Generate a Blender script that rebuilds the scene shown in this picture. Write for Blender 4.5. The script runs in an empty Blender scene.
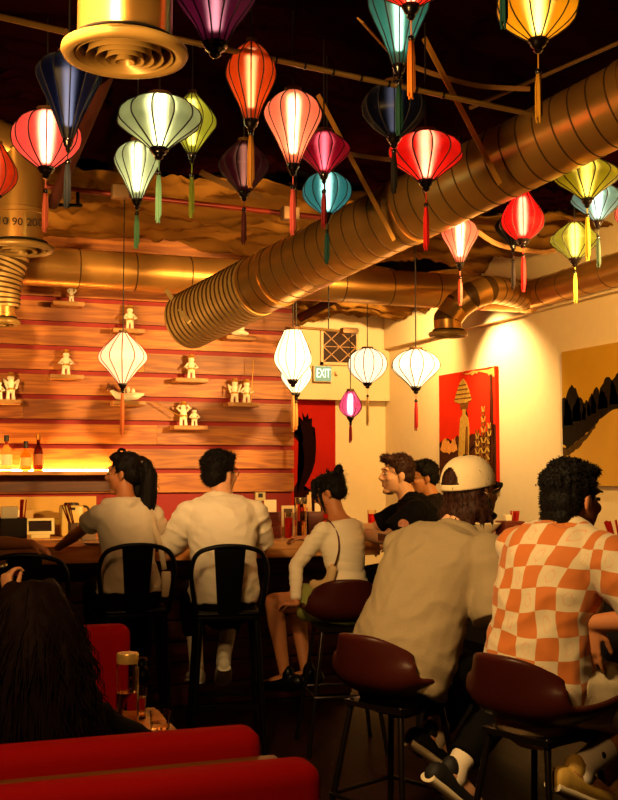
import bpy, bmesh, math, random
from mathutils import Vector, Matrix, Euler, noise
random.seed(7)
SC = bpy.context.scene
COL = SC.collection
V = Vector
R = math.radians

# ------------------------------------------------------------------ camera, world, lights, exposure
F_PX, YAW, TANP = 1100.0, R(20), 0.0618
PITCH = math.atan(TANP)
CAM = V((0, 0, 1.5))
cam_d = bpy.data.cameras.new('camera')
cam = bpy.data.objects.new('camera', cam_d); COL.objects.link(cam)
cam_d.sensor_fit = 'VERTICAL'; cam_d.sensor_height = 24; cam_d.lens = F_PX * 24 / 800
cam_d.clip_start = 0.05
cam.location = CAM
cam.rotation_euler = (math.pi / 2 + PITCH, 0, -YAW)
SC.camera = cam
SC.view_settings.view_transform = 'Standard'
SC.view_settings.look = 'None'
SC.view_settings.gamma = 1
SC.view_settings.use_curve_mapping = False
SC.view_settings.exposure = 0.0
SC.cycles.use_denoising = True
SC.cycles.max_bounces = 8

w = bpy.data.worlds.new('world'); SC.world = w; w.use_nodes = True
w.node_tree.nodes['Background'].inputs[0].default_value = (1.0, 0.25, 0.12, 1)
w.node_tree.nodes['Background'].inputs[1].default_value = 0.003

WARM = (1.0, 0.56, 0.17)
def lamp(name, kind, loc, aim, power, color=WARM, size=0.1, angle=60, blend=0.6, sy=None):
    d = bpy.data.lights.new(name, kind); d.energy = power; d.color = color
    if kind == 'SPOT':
        d.spot_size = R(angle); d.spot_blend = blend; d.shadow_soft_size = size
    elif kind == 'AREA':
        d.shape = 'RECTANGLE'; d.size = size; d.size_y = sy or size
    else:
        d.shadow_soft_size = size
    o = bpy.data.objects.new(name, d); COL.objects.link(o); o.location = loc
    if aim is not None:
        o.rotation_euler = (V(aim) - V(loc)).to_track_quat('-Z', 'Y').to_euler()
    return o
# unseen spots, mostly added fill, aimed at the plank wall, the guests, the booths, the walls
lamp('spot_planks_right', 'SPOT', (3.95, 3.9, 2.55), (1.3, 8.9, 2.35), 1650, (1, .56, .17), 0.06, 46, .9)
lamp('fill_planks_left', 'SPOT', (-1.7, 3.6, 2.5), (0.6, 8.9, 2.3), 750, (1, .56, .17), 0.10, 44, .9)  # added fill from the left, weaker than the right spot
lamp('spot_guests', 'SPOT', (0.25, 2.3, 3.0), (2.2, 3.9, 1.15), 400, (1, .62, .23), 0.15, 58, .9)
lamp('spot_bar', 'SPOT', (0.3, 2.9, 2.9), (1.7, 6.1, 1.70), 950, (1, .56, .20), 0.15, 29, .9)
lamp('spot_booth', 'SPOT', (-0.2, 1.0, 3.1), (0.45, 3.1, 0.8), 170, (1, .5, .15), 0.12, 60, .8)
lamp('fill_fabric', 'SPOT', (-1.6, 2.6, 1.7), (1.0, 7.8, 3.2), 900, (1, .56, .17), 0.10, 36, .9)  # added low uplight, out of frame, to brighten the tan fabric
lamp('spot_duct', 'SPOT', (3.9, 3.6, 1.9), (2.7, 6.6, 2.85), 330, (1, .58, .18), 0.10, 44, .9)
lamp('fill_lanterns', 'SPOT', (-1.1, 1.6, 1.7), (1.9, 4.6, 3.1), 760, (1, .56, .17), 0.35, 66, .9)  # added low uplight to brighten the thick duct, lanterns and diffuser
lamp('spot_right_wall', 'SPOT', (4.55, 8.85, 3.0), (5.1, 8.75, 2.1), 260, (1, .68, .28), 0.03, 100, .8)
lamp('spot_mountain', 'SPOT', (3.3, 3.6, 2.9), (5.1, 7.3, 1.8), 900, (1, .57, .14), 0.08, 84, 1.0)
lamp('fill_passage', 'SPOT', (4.35, 9.5, 3.16), (4.5, 11.3, 2.0), 260, (1, .60, .20), 0.04, 140, .8)  # added light hidden behind the duct to brighten the header wall

# ------------------------------------------------------------------ picture measurements to room points
FH = V((math.sin(YAW), math.cos(YAW), 0)); RT = V((math.cos(YAW), -math.sin(YAW), 0))
FW = V((FH.x * math.cos(PITCH), FH.y * math.cos(PITCH), math.sin(PITCH)))
UPV = RT.cross(FW)
def ray(x, y): return RT * ((x - 309) / F_PX) + UPV * ((400 - y) / F_PX) + FW
def W(x, y, zc): d = ray(x, y); return CAM + d * (zc / d.dot(FH))
def onX(x, y, X): d = ray(x, y); return CAM + d * (X / d.x)
def onY(x, y, Y): d = ray(x, y); return CAM + d * (Y / d.y)
def onZ(x, y, Z): d = ray(x, y); return CAM + d * ((Z - 1.5) / d.z)

# ------------------------------------------------------------------ materials
def lin(h):
    h = h.lstrip('#'); c = [int(h[i:i+2], 16) / 255 for i in (0, 2, 4)]
    return tuple(x / 12.92 if x <= .04045 else ((x + .055) / 1.055) ** 2.4 for x in c)
MATS = {}
def base_mat(name):
    m = bpy.data.materials.new(name); m.use_nodes = True
    nt = m.node_tree; return m, nt, nt.nodes['Principled BSDF'], nt.nodes['Material Output']
def mat(name, col, rough=.6, metal=0, var=.12, vscale=12, bump=0, bscale=60, emit=None, estr=0, spec=.4, coat=0, sheen=0):
    if name in MATS: return MATS[name]
    m, nt, b, out = base_mat(name)
    c = lin(col) if isinstance(col, str) else col
    b.inputs['Roughness'].default_value = rough; b.inputs['Metallic'].default_value = metal
    b.inputs['Specular IOR Level'].default_value = spec
    b.inputs['Coat Weight'].default_value = coat
    b.inputs['Sheen Weight'].default_value = sheen
    tc = nt.nodes.new('ShaderNodeTexCoord'); n = nt.nodes.new('ShaderNodeTexNoise')
    n.inputs['Scale'].default_value = vscale; n.inputs['Detail'].default_value = 4
    nt.links.new(tc.outputs['Object'], n.inputs['Vector'])
    mx = nt.nodes.new('ShaderNodeMix'); mx.data_type = 'RGBA'
    mx.inputs[6].default_value = (*[x * (1 - var) for x in c], 1)
    mx.inputs[7].default_value = (*[min(1, x * (1 + var)) for x in c], 1)
    nt.links.new(n.outputs['Fac'], mx.inputs[0]); nt.links.new(mx.outputs[2], b.inputs['Base Color'])
    if bump:
        n2 = nt.nodes.new('ShaderNodeTexNoise'); n2.inputs['Scale'].default_value = bscale; n2.inputs['Detail'].default_value = 6
        nt.links.new(tc.outputs['Object'], n2.inputs['Vector'])
        bp = nt.nodes.new('ShaderNodeBump'); bp.inputs['Strength'].default_value = bump; bp.inputs['Distance'].default_value = .01
        nt.links.new(n2.outputs['Fac'], bp.inputs['Height']); nt.links.new(bp.outputs['Normal'], b.inputs['Normal'])
    if emit:
        b.inputs['Emission Color'].default_value = (*(lin(emit) if isinstance(emit, str) else emit), 1)
        b.inputs['Emission Strength'].default_value = estr
    MATS[name] = m; return m
def wood(name, c1, c2, rough=.45, axis=0, scale=1.0, island=.35):
    if name in MATS: return MATS[name]
    m, nt, b, out = base_mat(name)
    N = nt.nodes.new; L = nt.links.new
    tc = N('ShaderNodeTexCoord'); mp = N('ShaderNodeMapping')
    s = [9 * scale] * 3; s[axis] = .7 * scale; mp.inputs['Scale'].default_value = s
    geo = N('ShaderNodeNewGeometry')
    mul = N('ShaderNodeVectorMath'); mul.operation = 'SCALE'; mul.inputs[3].default_value = 17
    cmb = N('ShaderNodeCombineXYZ')
    for i in range(3): L(geo.outputs['Random Per Island'], cmb.inputs[i])
    L(cmb.outputs[0], mul.inputs[0])
    L(tc.outputs['Object'], mp.inputs['Vector'])
    add = N('ShaderNodeVectorMath'); L(mp.outputs[0], add.inputs[0]); L(mul.outputs[0], add.inputs[1])
    n1 = N('ShaderNodeTexNoise'); n1.inputs['Scale'].default_value = 1.1; n1.inputs['Detail'].default_value = 3; n1.inputs['Distortion'].default_value = .5
    L(add.outputs[0], n1.inputs['Vector'])
    mm = N('ShaderNodeMath'); mm.operation = 'MULTIPLY'; mm.inputs[1].default_value = 38
    L(n1.outputs['Fac'], mm.inputs[0])
    sn = N('ShaderNodeMath'); sn.operation = 'SINE'; L(mm.outputs[0], sn.inputs[0])
    n2 = N('ShaderNodeTexNoise'); n2.inputs['Scale'].default_value = 6; n2.inputs['Detail'].default_value = 6
    L(add.outputs[0], n2.inputs['Vector'])
    mr = N('ShaderNodeMapRange'); mr.inputs[1].default_value = -1; mr.inputs[2].default_value = 1; mr.inputs[3].default_value = 0; mr.inputs[4].default_value = .55
    L(sn.outputs[0], mr.inputs[0])
    ad = N('ShaderNodeMath'); ad.operation = 'MULTIPLY_ADD'; ad.inputs[1].default_value = .6
    L(n2.outputs['Fac'], ad.inputs[0]); L(mr.outputs[0], ad.inputs[2])
    mx = N('ShaderNodeMix'); mx.data_type = 'RGBA'
    mx.inputs[6].default_value = (*lin(c1), 1); mx.inputs[7].default_value = (*lin(c2), 1)
    L(ad.outputs[0], mx.inputs[0])
    hs = N('ShaderNodeHueSaturation'); L(mx.outputs[2], hs.inputs['Color'])
    v = N('ShaderNodeMapRange'); v.inputs[3].default_value = 1 - island; v.inputs[4].default_value = 1 + island * .6
    L(geo.outputs['Random Per Island'], v.inputs[0]); L(v.outputs[0], hs.inputs['Value'])
    L(hs.outputs[0], b.inputs['Base Color']); b.inputs['Roughness'].default_value = rough
    bp = N('ShaderNodeBump'); bp.inputs['Strength'].default_value = .12; bp.inputs['Distance'].default_value = .004
    L(ad.outputs[0], bp.inputs['Height']); L(bp.outputs['Normal'], b.inputs['Normal'])
    MATS[name] = m; return m
def silk(name, col, transl=.90):
    """lantern silk: lets the bulb inside shine through, softened"""
    if name in MATS: return MATS[name]
    m, nt, b, out = base_mat(name); N = nt.nodes.new; L = nt.links.new
    nt.nodes.remove(b); c = lin(col)
    tc = N('ShaderNodeTexCoord'); n = N('ShaderNodeTexNoise'); n.inputs['Scale'].default_value = 22; n.inputs['Detail'].default_value = 5
    L(tc.outputs['Object'], n.inputs['Vector'])
    mx = N('ShaderNodeMix'); mx.data_type = 'RGBA'
    mx.inputs[6].default_value = (*[x * .50 for x in c], 1); mx.inputs[7].default_value = (*[min(1, x * .85) for x in c], 1)
    L(n.outputs['Fac'], mx.inputs[0])
    tr = N('ShaderNodeBsdfTranslucent'); rf = N('ShaderNodeBsdfRefraction'); di = N('ShaderNodeBsdfPrincipled')
    rf.inputs['Roughness'].default_value = .60; rf.inputs['IOR'].default_value = 1.42
    di.inputs['Roughness'].default_value = .35; di.inputs['Sheen Weight'].default_value = .3
    for q, k in ((tr, 'Color'), (di, 'Base Color')): L(mx.outputs[2], q.inputs[k])
    rf.inputs['Color'].default_value = (*[min(1, x * 1.7 + .09 + .22 * max(c)) for x in c], 1)
    a = N('ShaderNodeMixShader'); a.inputs[0].default_value = .34; L(tr.outputs[0], a.inputs[1]); L(rf.outputs[0], a.inputs[2])
    q = N('ShaderNodeMixShader'); q.inputs[0].default_value = transl; L(di.outputs[0], q.inputs[1]); L(a.outputs[0], q.inputs[2])
    L(q.outputs[0], out.inputs['Surface']); MATS[name] = m; return m
def glow(name, col, strength):
    if name in MATS: return MATS[name]
    m, nt, b, out = base_mat(name); nt.nodes.remove(b)
    e = nt.nodes.new('ShaderNodeEmission'); e.inputs[0].default_value = (*(lin(col) if isinstance(col, str) else col), 1)
    e.inputs[1].default_value = strength; nt.links.new(e.outputs[0], out.inputs['Surface']); MATS[name] = m; return m
def glass(name, col='#ffffff', rough=.02, ior=1.3):
    if name in MATS: return MATS[name]
    m, nt, b, out = base_mat(name)
    b.inputs['Base Color'].default_value = (*lin(col), 1); b.inputs['Roughness'].default_value = rough
    b.inputs['Transmission Weight'].default_value = 1; b.inputs['IOR'].default_value = ior
    MATS[name] = m; return m

# ------------------------------------------------------------------ mesh helpers
def from_bm(name, bm, m, parent=None, smooth=True, angle=40):
    me = bpy.data.meshes.new(name)
    bmesh.ops.recalc_face_normals(bm, faces=bm.faces)
    bm.to_mesh(me); bm.free()
    return from_me(name, me, m, parent, smooth, angle)
def from_me(name, me, m, parent=None, smooth=True, angle=40):
    o = bpy.data.objects.new(name, me); COL.objects.link(o)
    if isinstance(m, (list, tuple)):
        for k in m: me.materials.append(k)
    elif m: me.materials.append(m)
    if smooth:
        me.polygons.foreach_set('use_smooth', [True] * len(me.polygons))
        if angle: me.set_sharp_from_angle(angle=R(angle))
    if parent: o.parent = parent
    return o
def empty(name, label, cat, loc=(0, 0, 0), rotz=0, group=None):
    o = bpy.data.objects.new(name, None); COL.objects.link(o); o.empty_display_size = .1
    o.location = loc; o.rotation_euler = (0, 0, rotz); tag(o, label, cat, group); return o
def tag(o, label, cat, group=None):
    o['label'] = label; o['category'] = cat
    if group: o['group'] = group
    return o
def struct(o): o['kind'] = 'structure'; return o
def box(bm, c, s, M=None, bevel=0):
    r = bmesh.ops.create_cube(bm, size=1)
    vs = r['verts']
    bmesh.ops.scale(bm, vec=s, verts=vs)
    if bevel:
        es = list({e for v in vs for e in v.link_edges})
        g = bmesh.ops.bevel(bm, geom=es, offset=bevel, segments=3, affect='EDGES', profile=.5)
        vs = list({v for f in g['faces'] for v in f.verts} | {v for v in vs if v.is_valid})
    T = Matrix.Translation(c)
    if M is not None: T = T @ M
    bmesh.ops.transform(bm, matrix=T, verts=vs)
    return vs
def B(x0, x1, y0, y1, z0, z1, bm=None, bevel=0):
    bm = bm or bmesh.new()
    box(bm, ((x0 + x1) / 2, (y0 + y1) / 2, (z0 + z1) / 2), (abs(x1 - x0), abs(y1 - y0), abs(z1 - z0)), None, bevel); return bm
def ell(bm, c, r, M=None, seg=18):
    g = bmesh.ops.create_uvsphere(bm, u_segments=seg, v_segments=max(8, seg * 2 // 3), radius=1)
    T = Matrix.Translation(c) @ Matrix.Diagonal((*r, 1))
    if M is not None: T = M @ T
    bmesh.ops.transform(bm, matrix=T, verts=g['verts'])
def frames(pts, lat=None):
    out = []
    n = len(pts)
    prev = None
    for i in range(n):
        t = (pts[min(i + 1, n - 1)] - pts[max(i - 1, 0)])
        t = t.normalized() if t.length > 1e-9 else V((0, 0, 1))
        if lat is not None:
            x = lat[i] if isinstance(lat, list) else lat
        elif prev is not None: x = prev
        else: x = V((1, 0, 0)) if abs(t.x) < .8 else V((0, 1, 0))
        x = (x - t * x.dot(t))
        if x.length < 1e-6: x = t.orthogonal()
        x.normalize(); prev = x
        out.append((x, t.cross(x).normalized(), t))
    return out
def tube(bm, pts, rad, seg=14, lat=None, cap='round', square=False):
    """lofted closed tube; rad: numbers or (rx, ry)"""
    pts = [V(p) for p in pts]
    if not isinstance(rad, list): rad = [rad] * len(pts)
    rad = [(r, r) if not isinstance(r, tuple) else r for r in rad]
    fr = frames(pts, lat)
    P, Rr, Fr = list(pts), list(rad), list(fr)
    if cap == 'round':
        r0 = min(rad[0]); r1 = min(rad[-1])
        a = [(pts[0] - fr[0][2] * r0 * k, (rad[0][0] * s, rad[0][1] * s), fr[0]) for k, s in ((.92, .38), (.6, .8))]
        b = [(pts[-1] + fr[-1][2] * r1 * k, (rad[-1][0] * s, rad[-1][1] * s), fr[-1]) for k, s in ((.6, .8), (.92, .38))]
        P = [q[0] for q in a] + P + [q[0] for q in b]; Rr = [q[1] for q in a] + Rr + [q[1] for q in b]; Fr = [q[2] for q in a] + Fr + [q[2] for q in b]
    rings = []
    for p, (rx, ry), (x, y, t) in zip(P, Rr, Fr):
        ring = []
        for k in range(seg):
            an = 2 * math.pi * (k + (.5 if square else 0)) / seg
            ca, sa = math.cos(an), math.sin(an)
            if square: ca, sa = (1.414 * ca, 1.414 * sa)
            ring.append(bm.verts.new(p + x * rx * ca + y * ry * sa))
        rings.append(ring)
    for a, b in zip(rings, rings[1:]):
        for k in range(seg): bm.faces.new((a[k], a[(k + 1) % seg], b[(k + 1) % seg], b[k]))
    if cap:
        bm.faces.new(rings[0][::-1]); bm.faces.new(rings[-1])
    return bm
def bar(bm, a, b, wx, wy=None, lat=None):
    return tube(bm, [a, b], (wx, wy or wx), seg=4, lat=lat, cap='flat', square=True)
def lathe(bm, prof, seg=24, c=(0, 0, 0), M=None):
    """prof: list of (r, z)"""
    c = V(c); rings = []
    allv = []
    for r, z in prof:
        if r < 1e-5: ring = [bm.verts.new(c + V((0, 0, z)))]
        else: ring = [bm.verts.new(c + V((r * math.cos(2 * math.pi * k / seg), r * math.sin(2 * math.pi * k / seg), z))) for k in range(seg)]
        rings.append(ring); allv += ring
    for a, b in zip(rings, rings[1:]):
        if len(a) == 1 and len(b) == 1: continue
        for k in range(seg):
            k2 = (k + 1) % seg
            if len(a) == 1: bm.faces.new((a[0], b[k], b[k2]))
            elif len(b) == 1: bm.faces.new((a[k], a[k2], b[0]))
            else: bm.faces.new((a[k], a[k2], b[k2], b[k]))
    if M is not None: bmesh.ops.transform(bm, matrix=M, verts=allv)
    return bm
def poly(bm, pts):
    vs = [bm.verts.new(p) for p in pts]
    return bm.faces.new(vs)
def slab(bm, pts, d):
    """a closed outline pushed by vector d"""
    a = [bm.verts.new(V(p)) for p in pts]; b = [bm.verts.new(V(p) + V(d)) for p in pts]
    bm.faces.new(a); bm.faces.new(b[::-1]); n = len(a)
    for i in range(n): bm.faces.new((a[i], a[(i + 1) % n], b[(i + 1) % n], b[i]))
    bmesh.ops.triangulate(bm, faces=[f for f in bm.faces if len(f.verts) > 4])
    return bm
def smooth_path(pts, n=6, closed=False):
    pts = [V(p) for p in pts]; out = []
    m = len(pts)
    for i in range(m - 1):
        p0 = pts[max(i - 1, 0)]; p1 = pts[i]; p2 = pts[i + 1]; p3 = pts[min(i + 2, m - 1)]
        for k in range(n):
            t = k / n
            out.append(.5 * ((2 * p1) + (p2 - p0) * t + (2 * p0 - 5 * p1 + 4 * p2 - p3) * t * t + (3 * p1 - p0 - 3 * p2 + p3) * t ** 3))
    out.append(pts[-1]); return out
def remesh(name, bm, vox, m, parent=None, smooth=4, fac=.5, disp=None):
    me = bpy.data.meshes.new('tmp'); bmesh.ops.recalc_face_normals(bm, faces=bm.faces)
    bm.to_mesh(me); bm.free()
    o = bpy.data.objects.new('tmp', me); COL.objects.link(o)
    r = o.modifiers.new('r', 'REMESH'); r.mode = 'VOXEL'; r.voxel_size = vox; r.adaptivity = 0
    s = o.modifiers.new('s', 'SMOOTH'); s.factor = fac; s.iterations = smooth
    dg = bpy.context.evaluated_depsgraph_get()
    nm = bpy.data.meshes.new_from_object(o.evaluated_get(dg))
    bpy.data.objects.remove(o); bpy.data.meshes.remove(me)
    nm.name = name; nm.materials.clear()
    if disp:
        nor = [v.normal.copy() for v in nm.vertices]
        for v, n in zip(nm.vertices, nor): v.co += n * disp(v.co)
    return from_me(name, nm, m, parent, True, 0)
def text_mesh(name, txt, size, depth, m, M, parent=None):
    cu = bpy.data.curves.new('t', 'FONT'); cu.body = txt; cu.size = size; cu.extrude = depth; cu.align_x = 'CENTER'; cu.align_y = 'CENTER'; cu.resolution_u = 3
    o = bpy.data.objects.new('t', cu); COL.objects.link(o)
    dg = bpy.context.evaluated_depsgraph_get()
    me = bpy.data.meshes.new_from_object(o.evaluated_get(dg)); bpy.data.objects.remove(o); bpy.data.curves.remove(cu)
    me.materials.clear(); me.transform(M); me.name = name
    return from_me(name, me, m, parent, False)

# ------------------------------------------------------------------ room shell
M_plaster = mat('cream_plaster', '#e0c79c', .85, var=.05, bump=.08, bscale=40)
M_red = mat('red_paint', '#8e0f08', .6, var=.06)
M_dark = mat('dark_ceiling', '#1c0d0a', .95)
M_black = mat('black_metal', '#0b0a0a', .38, metal=.6)
M_plank = wood('plank_wood', '#cc7e22', '#8a420c', .5, 0, 1.0, .32)
M_floor = wood('floor_wood', '#2a0e08', '#160705', .55, 1, .7)
M_floor.node_tree.nodes['Principled BSDF'].inputs['Specular IOR Level'].default_value = .15
M_barwood = wood('bar_wood', '#c07a38', '#7d4218', .35, 0)
M_darkwood = wood('dark_bar_wood', '#5a2012', '#34100a', .45, 0)
M_shelfwood = wood('shelf_wood', '#d29a52', '#9a5a22', .45, 0)

YB, XW, YH = 8.9, 5.1, 11.35
def floor_mat():
    return M_floor
struct(from_bm('floor', B(-3, 5.3, -1.5, 12, -.1, 0), M_floor, None, False))
struct(from_bm('ceiling', B(-3, 5.3, -1.5, 12, 3.75, 3.85), M_dark, None, False))
struct(from_bm('wall_right', B(XW, XW + .2, -1.5, 12, 0, 3.75), M_plaster, None, False))
struct(from_bm('wall_left', B(-3.1, -3, -1.5, 12, 0, 3.75), M_dark, None, False))
struct(from_bm('wall_front', B(-3, 5.1, -1.6, -1.5, 0, 3.75), M_dark, None, False))
zs = onX(540, 310, XW - .07).z
struct(from_bm('trim_1', B(XW - .07, XW, -1.5, YH, zs, 3.75), M_plaster, None, False))
# plank wall: red wall behind, boards standing off it
XE = onY(294, 430, YB).x
struct(from_bm('wall_back', B(-3, XE - .004, YB + .05, YB + .2, 0, 3.75), M_red, None, False))
bm = bmesh.new()
z_ref = onY(100, 398, YB).z
pitch = .1962
k0 = -4
for k in range(k0, 8):
    z0 = z_ref + k * pitch + .022; z1 = z_ref + (k + 1) * pitch - .018
    x = -3 - random.random() * .8
    while x < XE:
        ln = 1.7 + random.random() * 1.5
        x1 = min(x + ln, XE)
        if XE - x1 < .5: x1 = XE
        B(max(x, -3), x1 - .002, YB - .006 + random.random() * .005, YB + .05, z0, z1, bm)
        x = x1
struct(from_bm('wall_back_planks', bm, M_plank, None, False))
# yellow splash panel behind the back counter
xa = onY(96, 510, YB).x
zp = z_ref + k0 * pitch + .005
struct(from_bm('trim_2', B(-3, xa, YB - .005, YB + .05, .9, zp - .01), mat('splash_yellow', '#c79a45', .5), None, False))
# wall beyond, with header over the opening
zh = onY(345, 400, YH).z
struct(from_bm('wall_header', B(XE - .5, XW, YH, YH + .12, zh, 3.75), M_plaster, None, False))
YR = YH + .12
xr = onY(335.5, 450, YR).x
struct(from_bm('wall_passage', B(xr, XW, YR, YR + .1, 0, 3.75), M_plaster, None, False))
M_mural = mat('red_mural_ground', '#a5170a', .8, spec=.1, var=.25, vscale=2.5)
struct(from_bm('wall_mural', B(XE - .6, xr, YR, YR + .1, 0, 3.75), M_mural, None, False))
# painted black plume on the red wall
mur = empty('mural', 'black brush painted plume and branches on the red wall under the exit sign', 'mural', (0, YR, 0))
def mpoly(pp, col, d=.003, name='brushwork'):
    bm = bmesh.new()
    pts = [onY(px, py, YR) - V((0, YR, 0)) for px, py in pp]
    slab(bm, [V((p.x, -d, p.z)) for p in pts], (0, d * .9, 0))
    return from_bm(name, bm, mat(col[0], col[1], .9, var=.3, vscale=8, spec=.02), mur, False)
ink = ('mural_ink', '#180705')
mpoly([(299, 416), (303, 421), (302, 412), (306, 419), (308, 413), (309, 421), (312, 418), (312, 426), (315, 428), (313, 434), (316, 441), (316, 450), (315, 462), (312, 472), (307, 482), (301, 491), (297, 494), (301, 480), (304, 466), (304, 456), (302, 447), (297, 440), (294, 437), (294, 433), (299, 438), (303, 443), (303, 436), (301, 428)], ink)
mpoly([(294, 488), (298, 480), (300, 487), (303, 484), (304, 491), (309, 489), (311, 497), (316, 494), (318, 501), (322, 499), (323, 520), (294, 520)], ('mural_ink_soft', '#260a06'), .002)
mpoly([(318, 498), (322, 490), (325, 493), (328, 486), (331, 492), (335, 488), (335, 520), (318, 520)], ('mural_red_dark', '#8c160a'), .0015)

# lattice window over the exit sign
p0, p1 = onY(320, 328, YH), onY(358, 366, YH)
wx0, wx1, wz0, wz1 = p0.x, p1.x, p1.z, p0.z
win = bpy.data.objects.new('window_1', None); COL.objects.link(win); win.location = ((wx0 + wx1) / 2, YH, (wz0 + wz1) / 2); struct(win)
hw, hh = (wx1 - wx0) / 2, (wz1 - wz0) / 2
bm = bmesh.new(); t = .03
for q in ((-hw, hw, hh - t, hh), (-hw, hw, -hh, -hh + t), (-hw, -hw + t, -hh, hh), (hw - t, hw, -hh, hh)):
    B(q[0], q[1], -.03, 0, q[2], q[3], bm)
from_bm('window_frame', bm, mat('window_cream', '#d8b98a', .6), win, False)
from_bm('window_pane', B(-hw + t, hw - t, -.012, -.001, -hh + t, hh - t), mat('dark_pane', '#2d1410', .25), win, False)
bm = bmesh.new(); a, c = hw - t, hh - t
n = 2
for s in (1, -1):
    for i in range(-n, n + 1):
        off = i * (2 * a) / n * 1.0
        # line x = off + s*z, clipped to the pane
        seg = []
        z0, z1 = -c, c
        xs0, xs1 = off + s * z0 * a / c, off + s * z1 * a / c
        pts = []
        for kk in range(41):
            z = z0 + (z1 - z0) * kk / 40; x = off + s * z * a / c
            if abs(x) <= a: pts.append(V((x, -.018, z)))
        if len(pts) > 2: bar(bm, pts[0], pts[-1], .005)
bar(bm, V((-a, -.018, 0)), V((a, -.018, 0)), .004)
from_bm('lattice', bm, mat('lattice_tan', '#b98a58', .5), win, False)

# exit sign on the header
pe = onY(321.5, 374, YH)
es = empty('exit_sign', 'green lettered EXIT sign on the cream header wall', 'exit sign', (pe.x, YH, pe.z))
sw, sh = .098, .082
from_bm('housing', B(-sw - .012, sw + .012, -.05, 0, -sh - .008, sh + .008, None, .006), mat('sign_cream', '#d9c59a', .5), es)
from_bm('lit_panel', B(-sw, sw, -.054, -.05, -sh, sh), glow('sign_panel', '#b4c68a', 1.0), es, False)
text_mesh('letters', 'EXIT', .112, .002, glow('sign_letters', '#f4ffd8', 2.2), Matrix.Translation((0, -.057, 0)) @ Matrix.Rotation(math.pi / 2, 4, 'X') @ Matrix.Diagonal((.72, 1.25, 1, 1)), es)
pb = onY(336, 373.5, YH); bm = bmesh.new(); lathe(bm, [(0, .05), (.02, .05), (.026, .02), (.026, 0), (0, 0)], 16, (0, 0, 0), Matrix.Rotation(math.pi / 2, 4, 'X'))
o = from_bm('wall_button', bm, mat('sign_cream', '#d9c59a'), None); o.location = (pb.x, YH, pb.z); tag(o, 'small round tan cap on the wall right of the exit sign', 'wall fitting')
# thermostat on the red wall under the planks
pt = onY(259.5, 496, YB + .05)
th = empty('thermostat', 'square cream thermostat on the red wall under the planks', 'thermostat', (pt.x, YB + .05, pt.z))
from_bm('case', B(-.046, .046, -.028, 0, -.042, .042, None, .006), mat('thermo_cream', '#d8c48e', .5), th)
from_bm('screen', B(-.02, .02, -.031, -.028, -.012, .022), mat('thermo_screen', '#241a10', .3), th, False)

# ------------------------------------------------------------------ paintings on the right wall
def painting(name, label, x0, x1, z0, z1_, ys, bgm, fn):
    """x0/x1 are picture columns of its ends; local u runs away from camera-left to camera-right, v up"""
    ya, yb = ys
    root = empty(name, label, 'painting', (XW - .003, (ya + yb) / 2, (z0 + z1_) / 2))
    hw, hh = (ya - yb) / 2, (z1_ - z0) / 2
    from_bm('canvas', B(-.035, 0, -hw, hw, -hh, hh), bgm, root, False)
    def P(u, v, d): return V((-.035 - d, hw - 2 * hw * u, -hh + 2 * hh * v))
    def area(pp, m, d, name='painted_area'):
        bm = bmesh.new(); slab(bm, [P(u, v, d) for u, v in pp], (d * .9, 0, 0)); from_bm(name, bm, m, root, False)
    fn(area)
    return root
zt = onX(470, 371, XW).z; zb = onX(590, 485.5, XW).z
def rag(pts, k, amp, seed):
    rnd = random.Random(seed); out = []
    for a, b in zip(pts, pts[1:]):
        for i in range(k):
            t = i / k; out.append((a[0] + (b[0] - a[0]) * t + rnd.uniform(-amp, amp), a[1] + (b[1] - a[1]) * t + rnd.uniform(-amp, amp)))
    out.append(pts[-1])
    return [(min(1, max(0, u)), min(1, max(0, v))) for u, v in out]
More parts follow.
